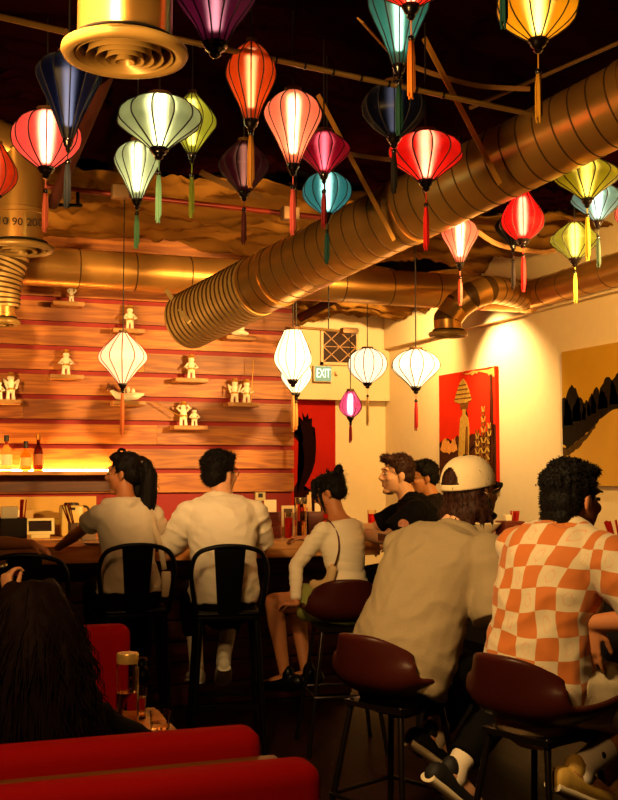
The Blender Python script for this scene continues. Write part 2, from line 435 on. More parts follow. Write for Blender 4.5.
def red_art(area):
    gold = mat('paint_gold', '#b08438', .9, spec=.03, var=.5, vscale=30); dk = mat('paint_dark', '#43200e', .9, spec=.03, var=.5, vscale=25)
    brown = mat('paint_brown', '#6e4119', .9, spec=.03, var=.6, vscale=40); pale = mat('paint_pale', '#d08a42', .9, spec=.03, var=.5, vscale=40)
    area([(0, 0)] + rag([(0, .36), (.12, .4), (.25, .37), (.36, .42), (.5, .36), (.62, .44), (.75, .4), (1, .5)], 6, .02, 3) + [(1, 0)], dk, .001)
    area(rag([(.02, .3), (.1, .42), (.2, .36), (.3, .4), (.33, .3), (.2, .26), (.02, .3)], 5, .015, 5), pale, .002)
    area([(.40, .02), (.36, .25), (.385, .48), (.40, .58), (.44, .61), (.44, .66), (.50, .66), (.50, .61), (.54, .58), (.56, .45), (.55, .25), (.57, .02)], gold, .003)
    area([(.41, .66), (.40, .72), (.425, .755), (.53, .755), (.55, .72), (.53, .66)], brown, .004)
    area([(.30, .735), (.33, .80), (.40, .90), (.455, .935), (.51, .90), (.57, .80), (.60, .735), (.52, .715), (.38, .715)], gold, .005)
    for v in (.75, .79, .83, .87):
        w_ = .145 * (1 - (v - .735) / .2) + .02
        area([(.45 - w_, v), (.45 + w_, v), (.45 + w_, v + .012), (.45 - w_, v + .012)], brown, .006)
    area([(.47, .08), (.5, .3), (.5, .5), (.53, .5), (.535, .3), (.52, .08)], brown, .004)
    rnd = random.Random(4)
    for col, (u0, v0, v1) in enumerate(((.80, .12, .66), (.70, .05, .45), (.90, .1, .5))):
        for i in range(12):
            v = v0 + (v1 - v0) * i / 12; s = .07 * (1 - .6 * i / 12)
            for sg in (-1, 1):
                area([(u0, v), (min(.99, u0 + sg * s * .6), v + .05), (min(.99, u0 + sg * s), v + .02 + .03), (min(.99, u0 + sg * s * .55), v + .005)], gold if (i + col) % 2 else brown, .002 + .001 * col + .0003 * i)
    area(rag([(.90, .02), (.93, .5), (.92, .93), (.955, .93), (.96, .5), (.97, .02)], 8, .008, 9), dk, .0065)
    area(rag([(.45, .985), (.6, .955), (.75, .97), (.93, .93), (.985, .9), (.985, .985), (.45, .985)], 6, .012, 8), pale, .002)
ya, yb = onX(442.5, 420, XW).y, onX(499.5, 420, XW).y
painting('painting', 'red canvas of a gold statue in a pointed hat among dark plants', 0, 0, zb, zt, (ya, yb), mat('paint_red', '#c5260f', .9, spec=.03, var=.2, vscale=5), red_art)
def mtn_art(area):
    ink = mat('paint_ink', '#21180c', .9, spec=.03, var=.5, vscale=25); ink2 = mat('paint_ink_soft', '#4a3413', .9, spec=.03, var=.5, vscale=20); riv = mat('paint_river', '#c29440', .9, spec=.03, var=.12, vscale=4)
    area([(0, 0), (0, .42), (.25, .46), (.5, .54), (.8, .6), (1, .62), (1, 0)], riv, .001)
    area(rag([(0, .33), (.15, .40), (.3, .47), (.42, .555), (.6, .62), (.8, .66), (1, .68), (1, .60), (.8, .59), (.6, .555), (.42, .51), (.3, .42), (.16, .33), (.04, .27), (0, .33)], 6, .008, 12), ink, .003)
    area(rag([(0, .28), (.1, .30), (.24, .38), (.34, .46), (.3, .40), (.16, .28), (.05, .22), (0, .2), (0, .28)], 6, .008, 15), ink2, .002)
    area(rag([(0, .30), (0, .47), (.12, .50), (.26, .55), (.42, .60), (.6, .645), (.8, .68), (1, .70), (1, .6), (.8, .6), (.6, .57), (.42, .52), (.2, .40), (0, .30)], 4, .006, 21), ink, .0025)
    def peaks(lst, m, d):
        for u, w_, v0, v1, s in lst:
            w_ *= 1.45
            area(rag([(u - w_, v0), (u - w_ * .85, v0 + (v1 - v0) * .6), (u - w_ * .35, v1 - .02), (u, v1), (u + w_ * .45, v1 - .03), (u + w_ * .9, v0 + (v1 - v0) * .5), (u + w_, v0)], 4, .006, s), m, d)
    peaks([(.03, .05, .42, .66, 1), (.10, .06, .44, .74, 2), (.17, .045, .47, .65, 3), (.24, .03, .48, .62, 4), (.29, .03, .5, .66, 6), (.335, .035, .52, .71, 7), (.39, .03, .54, .68, 8), (.44, .06, .55, .77, 9), (.55, .07, .57, .80, 10), (.66, .06, .6, .73, 11), (.78, .08, .62, .82, 12), (.9, .08, .63, .76, 13)], ink, .004)
ya2 = onX(566.5, 420, XW).y
zt2 = onX(590, 348, XW).z
painting('painting', 'tan canvas of dark jagged mountains above a pale river', 0, 0, zb, zt2, (ya2, ya2 - 1.45), mat('paint_tan', '#c08f2a', .9, spec=.03, var=.1, vscale=3), mtn_art)

# ------------------------------------------------------------------ draped fabric under the ceiling
def drape(name, label, y0, y1, m, ztop, sag, per, seed, x0=-2.9, x1=5.02, tint=0):
    bm = bmesh.new(); nx, ny = 200, max(12, int((y1 - y0) / .022)); grid = []
    for j in range(ny + 1):
        row = []
        for i in range(nx + 1):
            x = x0 + (x1 - x0) * i / nx; y = y0 + (y1 - y0) * j / ny
            ph = y / per + .22 * math.sin(x * 1.1 + seed) + .35 * noise.noise(V((x * .5, y * .4, seed)))
            f = ph - math.floor(ph); k = math.floor(ph)
            s = sag * (.7 + .6 * abs(noise.noise(V((k * 1.7, x * .45, seed)))))
            z = ztop - s * (1 - (2 * f - 1) ** 2) - .10 * (1 - (2 * ((x / 2.4 + k * .37) % 1) - 1) ** 2)
            z += .05 * noise.noise(V((x * 1.3 + f * 1.5, f * 7 + k * 9, seed))) + .05 * abs(noise.noise(V((x * 1.6 + f, f * 14 + k * 5, seed + 3)))) + .03 * abs(noise.noise(V((x * 3, f * 22 + k * 5, seed + 6))))
            z -= .045 * max(0, 1 - 7 * abs(noise.noise(V((x * .9 + k * 3.1, f * 5 + x * .35, seed + 11))))) + .03 * max(0, 1 - 6 * abs(noise.noise(V((x * 1.7 + k, f * 11 - x * .5, seed + 17)))))
            row.append(bm.verts.new((x, y, z)))
        grid.append(row)
    for a, b in zip(grid, grid[1:]):
        for i in range(nx): bm.faces.new((a[i], a[i + 1], b[i + 1], b[i]))
    o = from_bm(name, bm, m, None, True, 0)
    sd = o.modifiers.new('thickness', 'SOLIDIFY'); sd.thickness = .004
    return tag(o, label, 'fabric drape')
M_dr1 = mat('drape_maroon', '#170304', .95, spec=0, var=.3, vscale=3); M_dr2 = mat('drape_tan', '#7d5522', .95, spec=0, var=.3, vscale=3)
drape('ceiling_drape', 'dark maroon fabric sagging in folds over the hanging lanterns', -.5, 7.0, M_dr1, 3.66, .16, .8, 1)
drape('ceiling_drape', 'tan fabric swagged in folds above the long copper coloured duct', 7.0, 9.0, M_dr2, 3.62, .26, .62, 4)
drape('ceiling_drape', 'brown fabric sagging over the passage above the lattice window', 9.0, 11.3, M_dr2, 3.44, .26, .7, 9)

# ------------------------------------------------------------------ ducts
M_duct = mat('galvanised_duct', '#cf9a50', .30, metal=.75, var=.18, vscale=5, bump=.05, bscale=9)
M_seam = mat('duct_seam', '#5a3c18', .5, metal=.5)
M_strap = mat('ochre_strap', '#c48c36', .5, metal=.3)
def duct_mesh(bm, pts, r, spacing, seg=32, ridge=.010, h=.003):
    """round duct with raised seams; material 1 on the seams"""
    pts = [V(p) for p in pts]
    # resample
    L = [0]
    for a, b in zip(pts, pts[1:]): L.append(L[-1] + (b - a).length)
    def at(s):
        for i in range(len(pts) - 1):
            if s <= L[i + 1] or i == len(pts) - 2:
                t = (s - L[i]) / max(1e-9, L[i + 1] - L[i]); return pts[i].lerp(pts[i + 1], t)
    st = [(0, r, 0)]; s = spacing * .5
    while s + ridge < L[-1]:
        st += [(s, r, 1), (s + ridge * .3, r + h, 1), (s + ridge * .7, r + h, 1), (s + ridge, r, 0)]
        s += spacing
    st.append((L[-1], r, 0))
    P = [at(q[0]) for q in st]; fr = frames(P)
    rings = [[bm.verts.new(p + x * (q[1] * math.cos(2 * math.pi * k / seg)) + y * (q[1] * math.sin(2 * math.pi * k / seg))) for k in range(seg)] for p, (x, y, t), q in zip(P, fr, st)]
    for i, (a, b) in enumerate(zip(rings, rings[1:])):
        for k in range(seg):
            f = bm.faces.new((a[k], a[(k + 1) % seg], b[(k + 1) % seg], b[k])); f.material_index = st[i][2]
    return bm, rings
def duct(name, label, pts, r, spacing, caps=(True, True), **k):
    bm, rings = duct_mesh(bmesh.new(), pts, r, spacing, **k)
    if caps[0]: bm.faces.new(rings[0][::-1])
    if caps[1]: bm.faces.new(rings[-1])
    o = from_bm(name, bm, [M_duct, M_seam], None, True, 30)
    return tag(o, label, 'air duct')
A0, A1 = W(196, 317, 7.3), W(650, 90, 4.95)
dirA = (A1 - A0).normalized()
big = duct('ceiling_duct', 'thick ribbed duct slanting from the plank wall up to the right', [A0, A1 + dirA * .6], .185, .10)
# flexible end of the big duct, ribbed close together
bm, rg = duct_mesh(bmesh.new(), [A0 - dirA * .10, A0 + dirA * .62], .190, .042, ridge=.014, h=.006); bm.faces.new(rg[0][::-1]); bm.faces.new(rg[-1])
from_bm('flexible_end', bm, [mat('flex_duct', '#c8a260', .45, metal=.4, var=.15), M_seam], big, True, 30)
for t in (.8, 1.9, 3.3):
    p = A0 + dirA * t; bm = bmesh.new(); tube(bm, [p - dirA * .02, p + dirA * .02], .193, 32, cap='flat'); from_bm('collar', bm, M_duct, big, True, 30)
YD = 8.2
Bz = onY(200, 276, YD).z
bx0, bx1 = onY(18, 268, YD).x, onY(528, 290, YD).x
duct('ceiling_duct', 'long level copper coloured duct running along the plank wall top', [V((bx0 - .2, YD, Bz)), V((bx1 - .1, YD, Bz))], .145, .42)
XC = bx1
pj = V((XC, YD, Bz))
duct('ceiling_duct', 'narrower duct running along the top of the cream right wall', [pj + V((-.12, .1, 0)), pj + V((0, -.12, 0)), V((XC - .05, 4.6, Bz + .03))], .125, .3)
bm = bmesh.new(); ell(bm, pj, (.17, .17, .15), seg=24); tag(from_bm('duct_joint', bm, M_duct), 'rounded duct elbow where the level duct meets the right wall duct', 'duct joint')

def register(name, label, c, r, neck_r, neck, rings=5, tilt=0, flange=None):
    """round ceiling diffuser hanging at c (the flange plane), its neck going up"""
    root = empty(name, label, 'air diffuser', c)
    m = M_reg
    bm = bmesh.new()
    lathe(bm, [(r * .80, -.012), (r * .86, -.022), (r * .96, -.018), (r, -.004), (r * .985, .008), (r * .9, .016), (neck_r, .03), (neck_r * .97, .03), (r * .80, .005), (r * .80, -.012)], 48)
    from_bm('flange', bm, m, root, True, 60)
    bm = bmesh.new()
    lathe(bm, [(neck_r, .0), (neck_r, neck * .45), (neck_r + .006, neck * .46), (neck_r + .006, neck * .52), (neck_r, neck * .53), (neck_r, neck), (neck_r * .96, neck), (neck_r * .96, 0), (neck_r, 0)], 40)
    from_bm('neck', bm, M_duct, root, True, 40)
    for i in range(rings):
        q = r * .76 * (1 - i / rings); d = .02 * (i / rings)
        bm = bmesh.new(); wv = r * .032
        lathe(bm, [(q, -.016 - d), (q - wv, -.004 - d), (q - wv * 1.8, .02), (q - wv * 1.6, .022), (q - wv * .8, 0 - d), (q, -.012 - d), (q, -.016 - d)], 40)
        from_bm('cone_ring', bm, m, root, True, 60)
    bm = bmesh.new(); lathe(bm, [(0, .03), (r * .8, .03), (r * .8, .035), (0, .035)], 32); from_bm('throat', bm, mat('throat_dark', '#140a05', .9), root)
    return root
M_reg = mat('diffuser_enamel', '#a07c40', .4, metal=.25, var=.08)
pr = W(125, 52, 3.2)
g = register('air_diffuser', 'large round ringed air diffuser at the ceiling over the navy lantern', pr, .188, .14, .75)
pr = W(19, 248, 6.2)
g2 = register('air_diffuser', 'round air diffuser with stamped neck at the left above the copper duct', pr, .20, .135, .42, 3)
bm, rg = duct_mesh(bmesh.new(), smooth_path([(0, 0, .40), (0, 0, .50), (-.1, .02, .62), (-.35, .03, .66)], 5), .14, .3); from_bm('elbow', bm, [M_duct, M_seam], g2)
bm = bmesh.new()
Mt = Matrix.Rotation(math.atan2(pr.x, -pr.y) , 4, 'Z')
text_mesh('stamped_number', '10 90 2004', .062, .001, mat('stamp_ink', '#1a0d05', .8), Matrix.Rotation(-math.atan2(pr.x, pr.y) + R(0), 4, 'Z') @ Matrix.Translation((0.02, -.1375, .12)) @ Matrix.Rotation(math.pi / 2, 4, 'X'), g2)
pr = W(2, 322, 7.6)
g3 = register('air_diffuser', 'small air diffuser under the flexible hose at the left frame edge', pr, .125, .085, .12, 3)
bm, rg = duct_mesh(bmesh.new(), smooth_path([(0, 0, .1), (0, 0, .2), (.02, .0, .34), (.06, 0, .47), (.03, 0, .62)], 6), .12, .035, ridge=.014, h=.007); from_bm('flexible_hose', bm, [MATS['flex_duct'], M_seam], g3)
pr = W(448, 334, 8.6)
g4 = register('air_diffuser', 'round air diffuser on a bent duct beside the cream right wall', pr, .155, .11, .05, 3)
pe_ = pj - pr
bm, rg = duct_mesh(bmesh.new(), smooth_path([(0, 0, .04), (0, 0, .12), (.09, -.02, .235), (.3, -.1, pe_.z * .82), (pe_.x * .95, pe_.y * .9, pe_.z * .95)], 6), .11, .14); from_bm('bent_duct', bm, [M_duct, M_seam], g4)

# straps and pipes
def strap(label, a, b, wd=.035, m=None):
    bm = bmesh.new(); lat = (b - a).cross(FH).normalized(); bar(bm, a, b, wd / 2, .003, lat=lat)
    return tag(from_bm('hanger_strap', bm, m or M_strap, None, False), label, 'metal strap')
def strap_up(p, label, m=None, wd=.035, over=(0, 0)):
    """from p up to the fabric ceiling, through picture point over"""
    return strap(label, p, over, wd, m)
strap('slanting flat strap from the ceiling to the thick duct behind the crimson lantern', W(394, 240, 5.85), W(318, 95, 5.2), .022)
strap('slanting flat strap from the ceiling to the thick duct left of the yellow lantern', W(500, 184, 5.22), W(424, 38, 4.75), .024)
strap('short strap around the open left end of the thick duct', W(189, 322, 6.98), W(166, 290, 7.35), .03, mat('pale_strap', '#c9a86a', .5))
strap('flat strap crossing the ceiling fabric behind the teal lantern', W(392, 56, 5.2), W(360, 20, 4.2), .03)
def pipe(name, label, pts, r, m, cat='pipe'):
    bm = bmesh.new(); tube(bm, pts, r, 10, cap='flat'); return tag(from_bm(name, bm, m), label, cat)
M_cond = mat('conduit_ochre', '#7a5a2a', .4, metal=.5); M_red_pipe = mat('sprinkler_red', '#7a2412', .45, metal=.3)
K1a, K1b = W(140, 31, 3.95), W(540, 116, 4.35)
k1 = pipe('conduit', 'long tan conduit with black ties crossing in front of the orange lantern', [K1a, K1b], .011, M_cond)
for i in range(9):
    p = K1a.lerp(K1b, .18 + .07 * i); d = (K1b - K1a).normalized(); bm = bmesh.new(); tube(bm, [p - d * .004, p + d * .004], .014, 10, cap='flat'); from_bm('cable_tie', bm, M_black, k1)
pipe('conduit', 'flat tan conduit at the upper left leading to the large diffuser', [W(-20, 12, 4.6), W(66, 32, 4.3)], .014, M_cond)
K3a, K3b = W(14, 183, 7.0), W(352, 221, 7.0)
k3 = pipe('sprinkler_pipe', 'thin red brown pipe running below the tan fabric', [K3a, K3b], .017, M_red_pipe)
for px_, py_ in ((120, 192), (290, 214)):
    bm = bmesh.new(); p = W(px_, py_, 6.97); box(bm, p, (.11, .08, .085), None, .008); from_bm('junction_box', bm, mat('box_grey', '#8a6a4a', .5, metal=.4), k3, True)
bm = bmesh.new(); p = W(24, 184, 7); tube(bm, [p, p + V((0, 0, .35))], .006, 6); from_bm('hanger_rod', bm, M_black, k3)
p = W(78, 190, 7); bm = bmesh.new(); tube(bm, [p, p + V((0, 0, -.10))], .012, 8); tube(bm, [p + V((-.16, 0, -.11)), p + V((.02, 0, -.10))], .012, 8); from_bm('sprinkler_head', bm, M_black, k3)
c4a, c4b = W(294, 327, 8.5), W(350, 332, 8.5)
k4 = pipe('conduit', 'short pale conduit hanging in front of the lattice window', [c4a, c4b], .011, mat('conduit_pale', '#b08a55', .4, metal=.4))
p = W(328.5, 330, 8.5); bm = bmesh.new(); tube(bm, [p, V((p.x, p.y, 3.74))], .005, 6); from_bm('hanger_rod', bm, M_black, k4)
bm = bmesh.new(); box(bm, W(349, 331, 8.5), (.13, .07, .045), None, .006); from_bm('junction_box', bm, MATS['box_grey'], k4)
pipe('conduit', 'thin conduit crossing the dark ceiling right of the yellow lantern', [W(470, 108, 5.6), W(620, 42, 5.0)], .01, M_cond)
pipe('brace_beam', 'slanting red brown wooden brace behind the navy lantern', [W(112, 66, 5.6), W(52, 205, 6.4)], .035, mat('brace_wood', '#4a1c10', .6), 'brace')
pipe('brace_beam', 'slanting brown brace below the duct beside the tall white lantern', [W(352, 290, 9.3), W(300, 318, 9.6)], .04, MATS['brace_wood'], 'brace')
# pale ribbon edges of the fabric
def ribbon(label, pp, zc, wd=.02):
    pts = smooth_path([W(x, y, zc) for x, y in pp], 6); bm = bmesh.new(); tube(bm, pts, (wd, .003), 6, lat=V((0, 0, 1)), cap='flat')
    return tag(from_bm('cloth_tie', bm, mat('tie_tan', '#8a5f2a', .8)), label, 'cloth tie')
ribbon('tan cloth tie sagging along the dark ceiling above the scarlet lantern', [(345, 153), (375, 158), (400, 160)], 5.6, .012)
ribbon('tan cloth tie hanging between the purple and crimson lanterns', [(200, 172), (228, 185), (262, 198)], 6.2, .018)
ribbon('tan cloth tie curving over the ceiling right of the scarlet lantern', [(412, 66), (440, 76), (480, 86), (530, 89)], 5.0, .012)
ribbon('tan cloth tie hanging below the thick duct near the red bulb lantern', [(478, 232), (500, 245), (540, 252), (556, 250)], 6.6, .015)

# ------------------------------------------------------------------ lanterns
PROF = {
 'drop': [(0, .30), (.04, .50), (.10, .72), (.18, .91), (.27, 1), (.36, .98), (.5, .80), (.65, .58), (.82, .38), (1, .20)],
 'teardrop': [(0, .35), (.03, .60), (.08, .82), (.16, .97), (.25, 1), (.4, .82), (.6, .56), (.8, .33), (1, .14)],
 'balloon': [(0, .22), (.06, .45), (.14, .70), (.24, .90), (.36, 1), (.46, .97), (.6, .78), (.8, .46), (1, .26)],
 'flat': [(0, .28), (.06, .52), (.16, .78), (.30, .96), (.42, 1), (.52, .97), (.66, .76), (.84, .44), (1, .20)],
 'ball': [(0, .30), (.07, .58), (.18, .83), (.32, .97), (.46, 1), (.6, .95), (.75, .77), (.88, .50), (1, .22)],
 'diamond': [(0, .18), (.12, .44), (.26, .74), (.40, .96), (.48, 1), (.56, .94), (.72, .62), (.86, .38), (1, .16)],
 'bulb': [(0, .34), (.12, .50), (.28, .74), (.46, .95), (.60, 1), (.74, .92), (.88, .66), (1, .30)],
 'tall': [(0, .44), (.12, .58), (.3, .80), (.5, .98), (.6, 1), (.7, .92), (.84, .64), (1, .26)],
 'saucer': [(0, .34), (.1, .58), (.24, .84), (.36, .98), (.44, 1), (.56, .86), (.76, .5), (1, .16)],
 'wide': [(0, .26), (.08, .42), (.22, .70), (.38, .94), (.48, 1), (.58, .93), (.74, .66), (.88, .42), (1, .22)],
}
M_rib = mat('rib_black', '#120a07', .6); M_fin = mat('finial_black', '#0c0605', .25, coat=.5)
M_ribred = mat('rib_red', '#a01a12', .6)
def pinterp(pr, t):
    for (a, ra), (b, rb) in zip(pr, pr[1:]):
        if t <= b: return ra + (rb - ra) * (t - a) / (b - a)
    return pr[-1][1]
BULBS = {}
def lantern(label, cx, yt, yb, wpx, zc, shape, col, tassel=None, bulb=0, bulbcol=(1, .66, .30), n=12, rib=None, cord_top=None, tassel_col=None, white=None, group='silk lanterns under the ceiling', bead_y=None, cap=True, char=False):
    top = W(cx, yt, zc); bot = W(cx, yb, zc); h = top.z - bot.z; r = wpx / 2 * zc / F_PX
    root = empty('silk_lantern', label, 'lantern', bot, random.random() * .5, group)
    pr = PROF[shape]; pr = [(t, pinterp(pr, t)) for t in [i / 18 for i in range(19)]]
    # silk panels, straight across between the ribs
    bm = bmesh.new()
    for k in range(n):
        a0, a1 = 2 * math.pi * k / n, 2 * math.pi * (k + 1) / n; rows = []
        for t, q in pr:
            row = []
            for s in range(4):
                u = s / 3; x = r * q * ((1 - u) * math.cos(a0) + u * math.cos(a1)); y = r * q * ((1 - u) * math.sin(a0) + u * math.sin(a1))
                row.append(bm.verts.new((x, y, h * (1 - t))))
            rows.append(row)
        for A, Bv in zip(rows, rows[1:]):
            for s in range(3): bm.faces.new((A[s], Bv[s], Bv[s + 1], A[s + 1]))
    m = white or silk('silk_' + col.strip('#'), col)
    me = bpy.data.meshes.new('shade'); bm.normal_update(); bm.to_mesh(me); bm.free()
    from_me('shade', me, m, root, True, 50)
    bm = bmesh.new(); wr = max(.0026, r * .021)
    tube(bm, [V((r * q * 1.008, 0, h * (1 - t))) for t, q in pr], wr, 5, cap='flat')
    rb = from_bm('rib', bm, rib or M_rib, root, True, 0)
    for k in range(1, n):
        o = rb.copy(); COL.objects.link(o); o.parent = root; o.rotation_euler = (0, 0, 2 * math.pi * k / n)
    if cap:
        bm = bmesh.new(); q = r * pr[0][1]; lathe(bm, [(q * .8, h + .016), (q * .98, h + .016), (q * 1.02, h - .004), (q * .8, h - .004), (q * .8, h + .016)], 20)
        from_bm('top_ring', bm, mat('ring_wood', '#5a3a1a', .5), root, True, 40)
    q = max(r * pr[-1][1], .018)
    bm = bmesh.new(); lathe(bm, [(0, .004), (q * 1.1, .004), (q * 1.15, -.007), (q * .95, -.013), (q * .9, -.02), (q * .45, -.031), (q * .55, -.037), (q * .3, -.046), (0, -.049)], 14)
    from_bm('finial', bm, M_fin, root)
    cz = 3.72 if cord_top is None else cord_top
    bm = bmesh.new(); tube(bm, [V((0, 0, h)), V((0, 0, max(h + .05, cz - bot.z)))], .004, 6); from_bm('hanging_cord', bm, M_rib, root)
    if bulb:
        bm = bmesh.new(); bl = h * .62; tube(bm, [V((0, 0, h * .20)), V((0, 0, h * .20 + bl))], r * .10, 10)
        from_bm('bulb', bm, glow('bulb_%.1f_%.2f_%.2f' % (bulb, bulbcol[1], bulbcol[2]), bulbcol, bulb * 1.7), root)
        bm = bmesh.new(); tube(bm, [V((0, 0, h * .82)), V((0, 0, h))], r * .06, 8); from_bm('bulb_socket', bm, M_rib, root)
    if tassel:
        dz = (tassel - yb) * zc / F_PX; by = dz * .40 if bead_y is None else (bead_y - yb) * zc / F_PX
        bm = bmesh.new(); tube(bm, [V((0, 0, -.04)), V((0, 0, -by))], .0025, 6); from_bm('tassel_cord', bm, mat('t_' + (tassel_col or col).strip('#'), tassel_col or col, .8), root)
        bm = bmesh.new(); br = .009; ell(bm, V((0, 0, -by)), (br * 1.25, br * 1.25, br * 1.3), seg=10); from_bm('bead', bm, M_fin, root)
        bm = bmesh.new(); tw = .0095; n2 = 12; ln = dz - by
        for k in range(n2):
            a = 2 * math.pi * k / n2; rr = tw * (.45 + .55 * (k % 3) / 2)
            c, s = math.cos(a) * rr, math.sin(a) * rr
            tube(bm, [V((c * .5, s * .5, -by - .008)), V((c, s, -by - ln * .3)), V((c * 1.1, s * 1.1, -by - ln * (1 - .05 * (k % 4))))], .0036, 5, cap='flat')
        from_bm('tassel', bm, MATS['t_' + (tassel_col or col).strip('#')], root, True, 0)
    if char:
        bm = bmesh.new()
        a = -math.pi / 2 - R(21) + R(-10)
        for dx, dz0, dz1, tl in ((-.018, .55, .72, 0), (.0, .5, .74, 0), (.018, .55, .7, 0)):
            z0, z1 = h * (1 - dz1 + .2), h * (1 - dz0 + .2); q0 = r * pinterp(pr, 1 - z0 / h) * 1.0 + .004; q1 = r * pinterp(pr, 1 - z1 / h) + .004
            bar(bm, V((dx, -q0, z0)), V((dx * .8, -q1, z1)), .004)
            zm = (z0 + z1) / 2; qm = (q0 + q1) / 2 + .003
            bar(bm, V((dx - .011, -qm, zm - .01)), V((dx + .011, -qm, zm + .004)), .003)
            bar(bm, V((dx - .010, -qm, zm + .014)), V((dx + .010, -qm, zm + .02)), .003)
        o = from_bm('brushed_marks', bm, M_rib, root, False); o.rotation_euler = (0, 0, -root.rotation_euler.z - R(30))
    return root
# ceiling crowd, by shade colour
lantern('large plum purple lantern cut by the top edge left of the orange one', 215, -45, 44, 88, 3.5, 'balloon', '#4a0c28', bulb=12, bulbcol=(1, .66, .6))
lantern('orange balloon lantern behind the tan conduit', 251, 43, 121, 51, 4.1, 'balloon', '#ff5a12', 190, 7, tassel_col='#b87a2a', bead_y=134)
lantern('salmon pink drop lantern hanging right of the orange one', 293, 92, 165, 59, 4.5, 'drop', '#ff8478', 237, 20, tassel_col='#e0605a', bead_y=188)
lantern('navy blue drop lantern under the large round diffuser', 68, 55, 140, 66, 4.0, 'teardrop', '#080b20', 210, 7, bulbcol=(.8, .8, 1), tassel_col='#141820', bead_y=163)
lantern('coral pink round lantern half hidden by the navy one', 46, 112, 168, 70, 4.7, 'ball', '#ff5560', 234, 22, tassel_col='#c86048', bead_y=192)
lantern('orange lantern cut by the left edge beneath the coral one', -6, 145, 196, 46, 5.0, 'bulb', '#ff4a10', None, 6)
lantern('pale green wide flat lantern beside the large round diffuser', 159, 97, 149, 86, 4.6, 'flat', '#8a9a78', 225, 26, bulbcol=(1, .78, .45), tassel_col='#6a9a78', bead_y=174)
lantern('lime green diamond lantern partly behind the pale green flat one', 192, 94, 154, 50, 5.0, 'diamond', '#a8b840', 220, 12, tassel_col='#8a9a30', bead_y=176)
lantern('mint drop lantern below the pale green flat one', 137, 142, 200, 47, 5.2, 'drop', '#98a884', 250, 26, bulbcol=(1, .80, .5), tassel_col='#4a7a58', bead_y=214)
lantern('dark plum diamond lantern behind the ochre tassel', 244, 142, 192, 52, 5.3, 'wide', '#480c28', 246, 5, tassel_col='#4a1216', bead_y=210)
lantern('crimson saucer lantern behind the salmon pink one', 324, 133, 174, 54, 5.0, 'saucer', '#b00c30', 230, 8, bulbcol=(1, .5, .5), tassel_col='#8a1820', bead_y=192)
lantern('turquoise ball lantern below the crimson saucer', 327, 173, 214, 50, 5.35, 'ball', '#2a7a88', 265, 18, bulbcol=(1, .85, .6), tassel_col='#1a5050', bead_y=232)
lantern('scarlet lantern cut by the top edge with an orange tassel', 411, -36, 6, 84, 3.4, 'flat', '#f01a10', 103, 16, tassel_col='#d07018', bead_y=40)
lantern('teal drop lantern under the scarlet one at the top edge', 399, -25, 66, 62, 3.75, 'drop', '#2a6a64', 138, 16, bulbcol=(1, .85, .6), tassel_col='#0c4038', bead_y=84)
lantern('dark navy ball lantern under the teal drop', 394, 84, 137, 64, 4.4, 'ball', '#060818', 195, 2.4, bulbcol=(.8, .8, 1), tassel_col='#120c0a', bead_y=152)
lantern('scarlet wide lantern in front of the thick duct', 426, 133, 181, 76, 4.7, 'flat', '#ff1414', 252, 15, tassel_col='#e01a18', bead_y=206)
lantern('yellow round lantern with black brushed marks at the top right', 538, -22, 40, 84, 3.7, 'ball', '#ffb414', 126, 17, tassel_col='#c08a20', bead_y=73, char=True)
lantern('rose pink drop lantern behind the lower edge of the thick duct', 460, 219, 263, 38, 6.3, 'drop', '#ff8a80', 306, 20, tassel_col='#e05a50', bead_y=278)
lantern('bright red bulb lantern behind the thick duct at right', 523, 193, 240, 43, 6.2, 'bulb', '#ff1018', 293, 15, tassel_col='#e01418', bead_y=256)
lantern('unlit black lantern hidden behind the bright red bulb one', 513, 214, 246, 36, 6.6, 'saucer', '#180808', 290, 0, tassel_col='#1c0c0a', bead_y=262)
lantern('yellow green saucer lantern under the thick duct at the right edge', 587, 160, 199, 66, 5.5, 'saucer', '#b8b420', 262, 10, tassel_col='#b09a28', bead_y=216)
lantern('pale blue lantern under the yellow green saucer', 598, 184, 221, 54, 5.9, 'saucer', '#7aa4a8', 269, 12, bulbcol=(1, .9, .7), tassel_col='#1c2c20', bead_y=238)
lantern('olive green diamond lantern over the right wall duct', 575, 223, 259, 50, 6.3, 'wide', '#b0b848', 304, 12, tassel_col='#a89a38', bead_y=272)
lantern('pink lantern just entering at the right edge', 630, 202, 228, 30, 6.2, 'ball', '#ff7a80', None, 16)
lantern('teal lantern above the frame whose tassel hangs over the yellow one', 503, -110, -70, 70, 3.4, 'ball', '#0c5a58', 34, 0, tassel_col='#0a4a48', bead_y=-40)
# white pendants over the bar
def white_silk(name, s, col='#ffe9c8'):
    if name in MATS: return MATS[name]
    m, nt, b, out = base_mat(name)
    b.inputs['Base Color'].default_value = (.85, .8, .7, 1); b.inputs['Roughness'].default_value = .7
    b.inputs['Emission Color'].default_value = (*lin(col), 1); b.inputs['Emission Strength'].default_value = s
    MATS[name] = m; return m
wg = 'white pendant lanterns over the bar'
z3 = K3a.lerp(K3b, .33).z
lantern('white diamond pendant lantern with red ribs before the planks', 122.5, 333, 384, 49, 7.0, 'diamond', '#ffffff', 436, 0, white=white_silk('white_silk_soft', .85, '#ffd9a0'), rib=M_ribred, cord_top=z3 + .03, tassel_col='#d8703a', group=wg, bead_y=392)
lantern('tall white pendant lantern glowing brightest near the exit sign', 293, 330, 380, 38, 7.0, 'tall', '#ffffff', 432, 0, white=white_silk('white_silk_hot', 2.6, '#ffdca0'), cord_top=z3 + .1, tassel_col='#c88a4a', group=wg, bead_y=394)
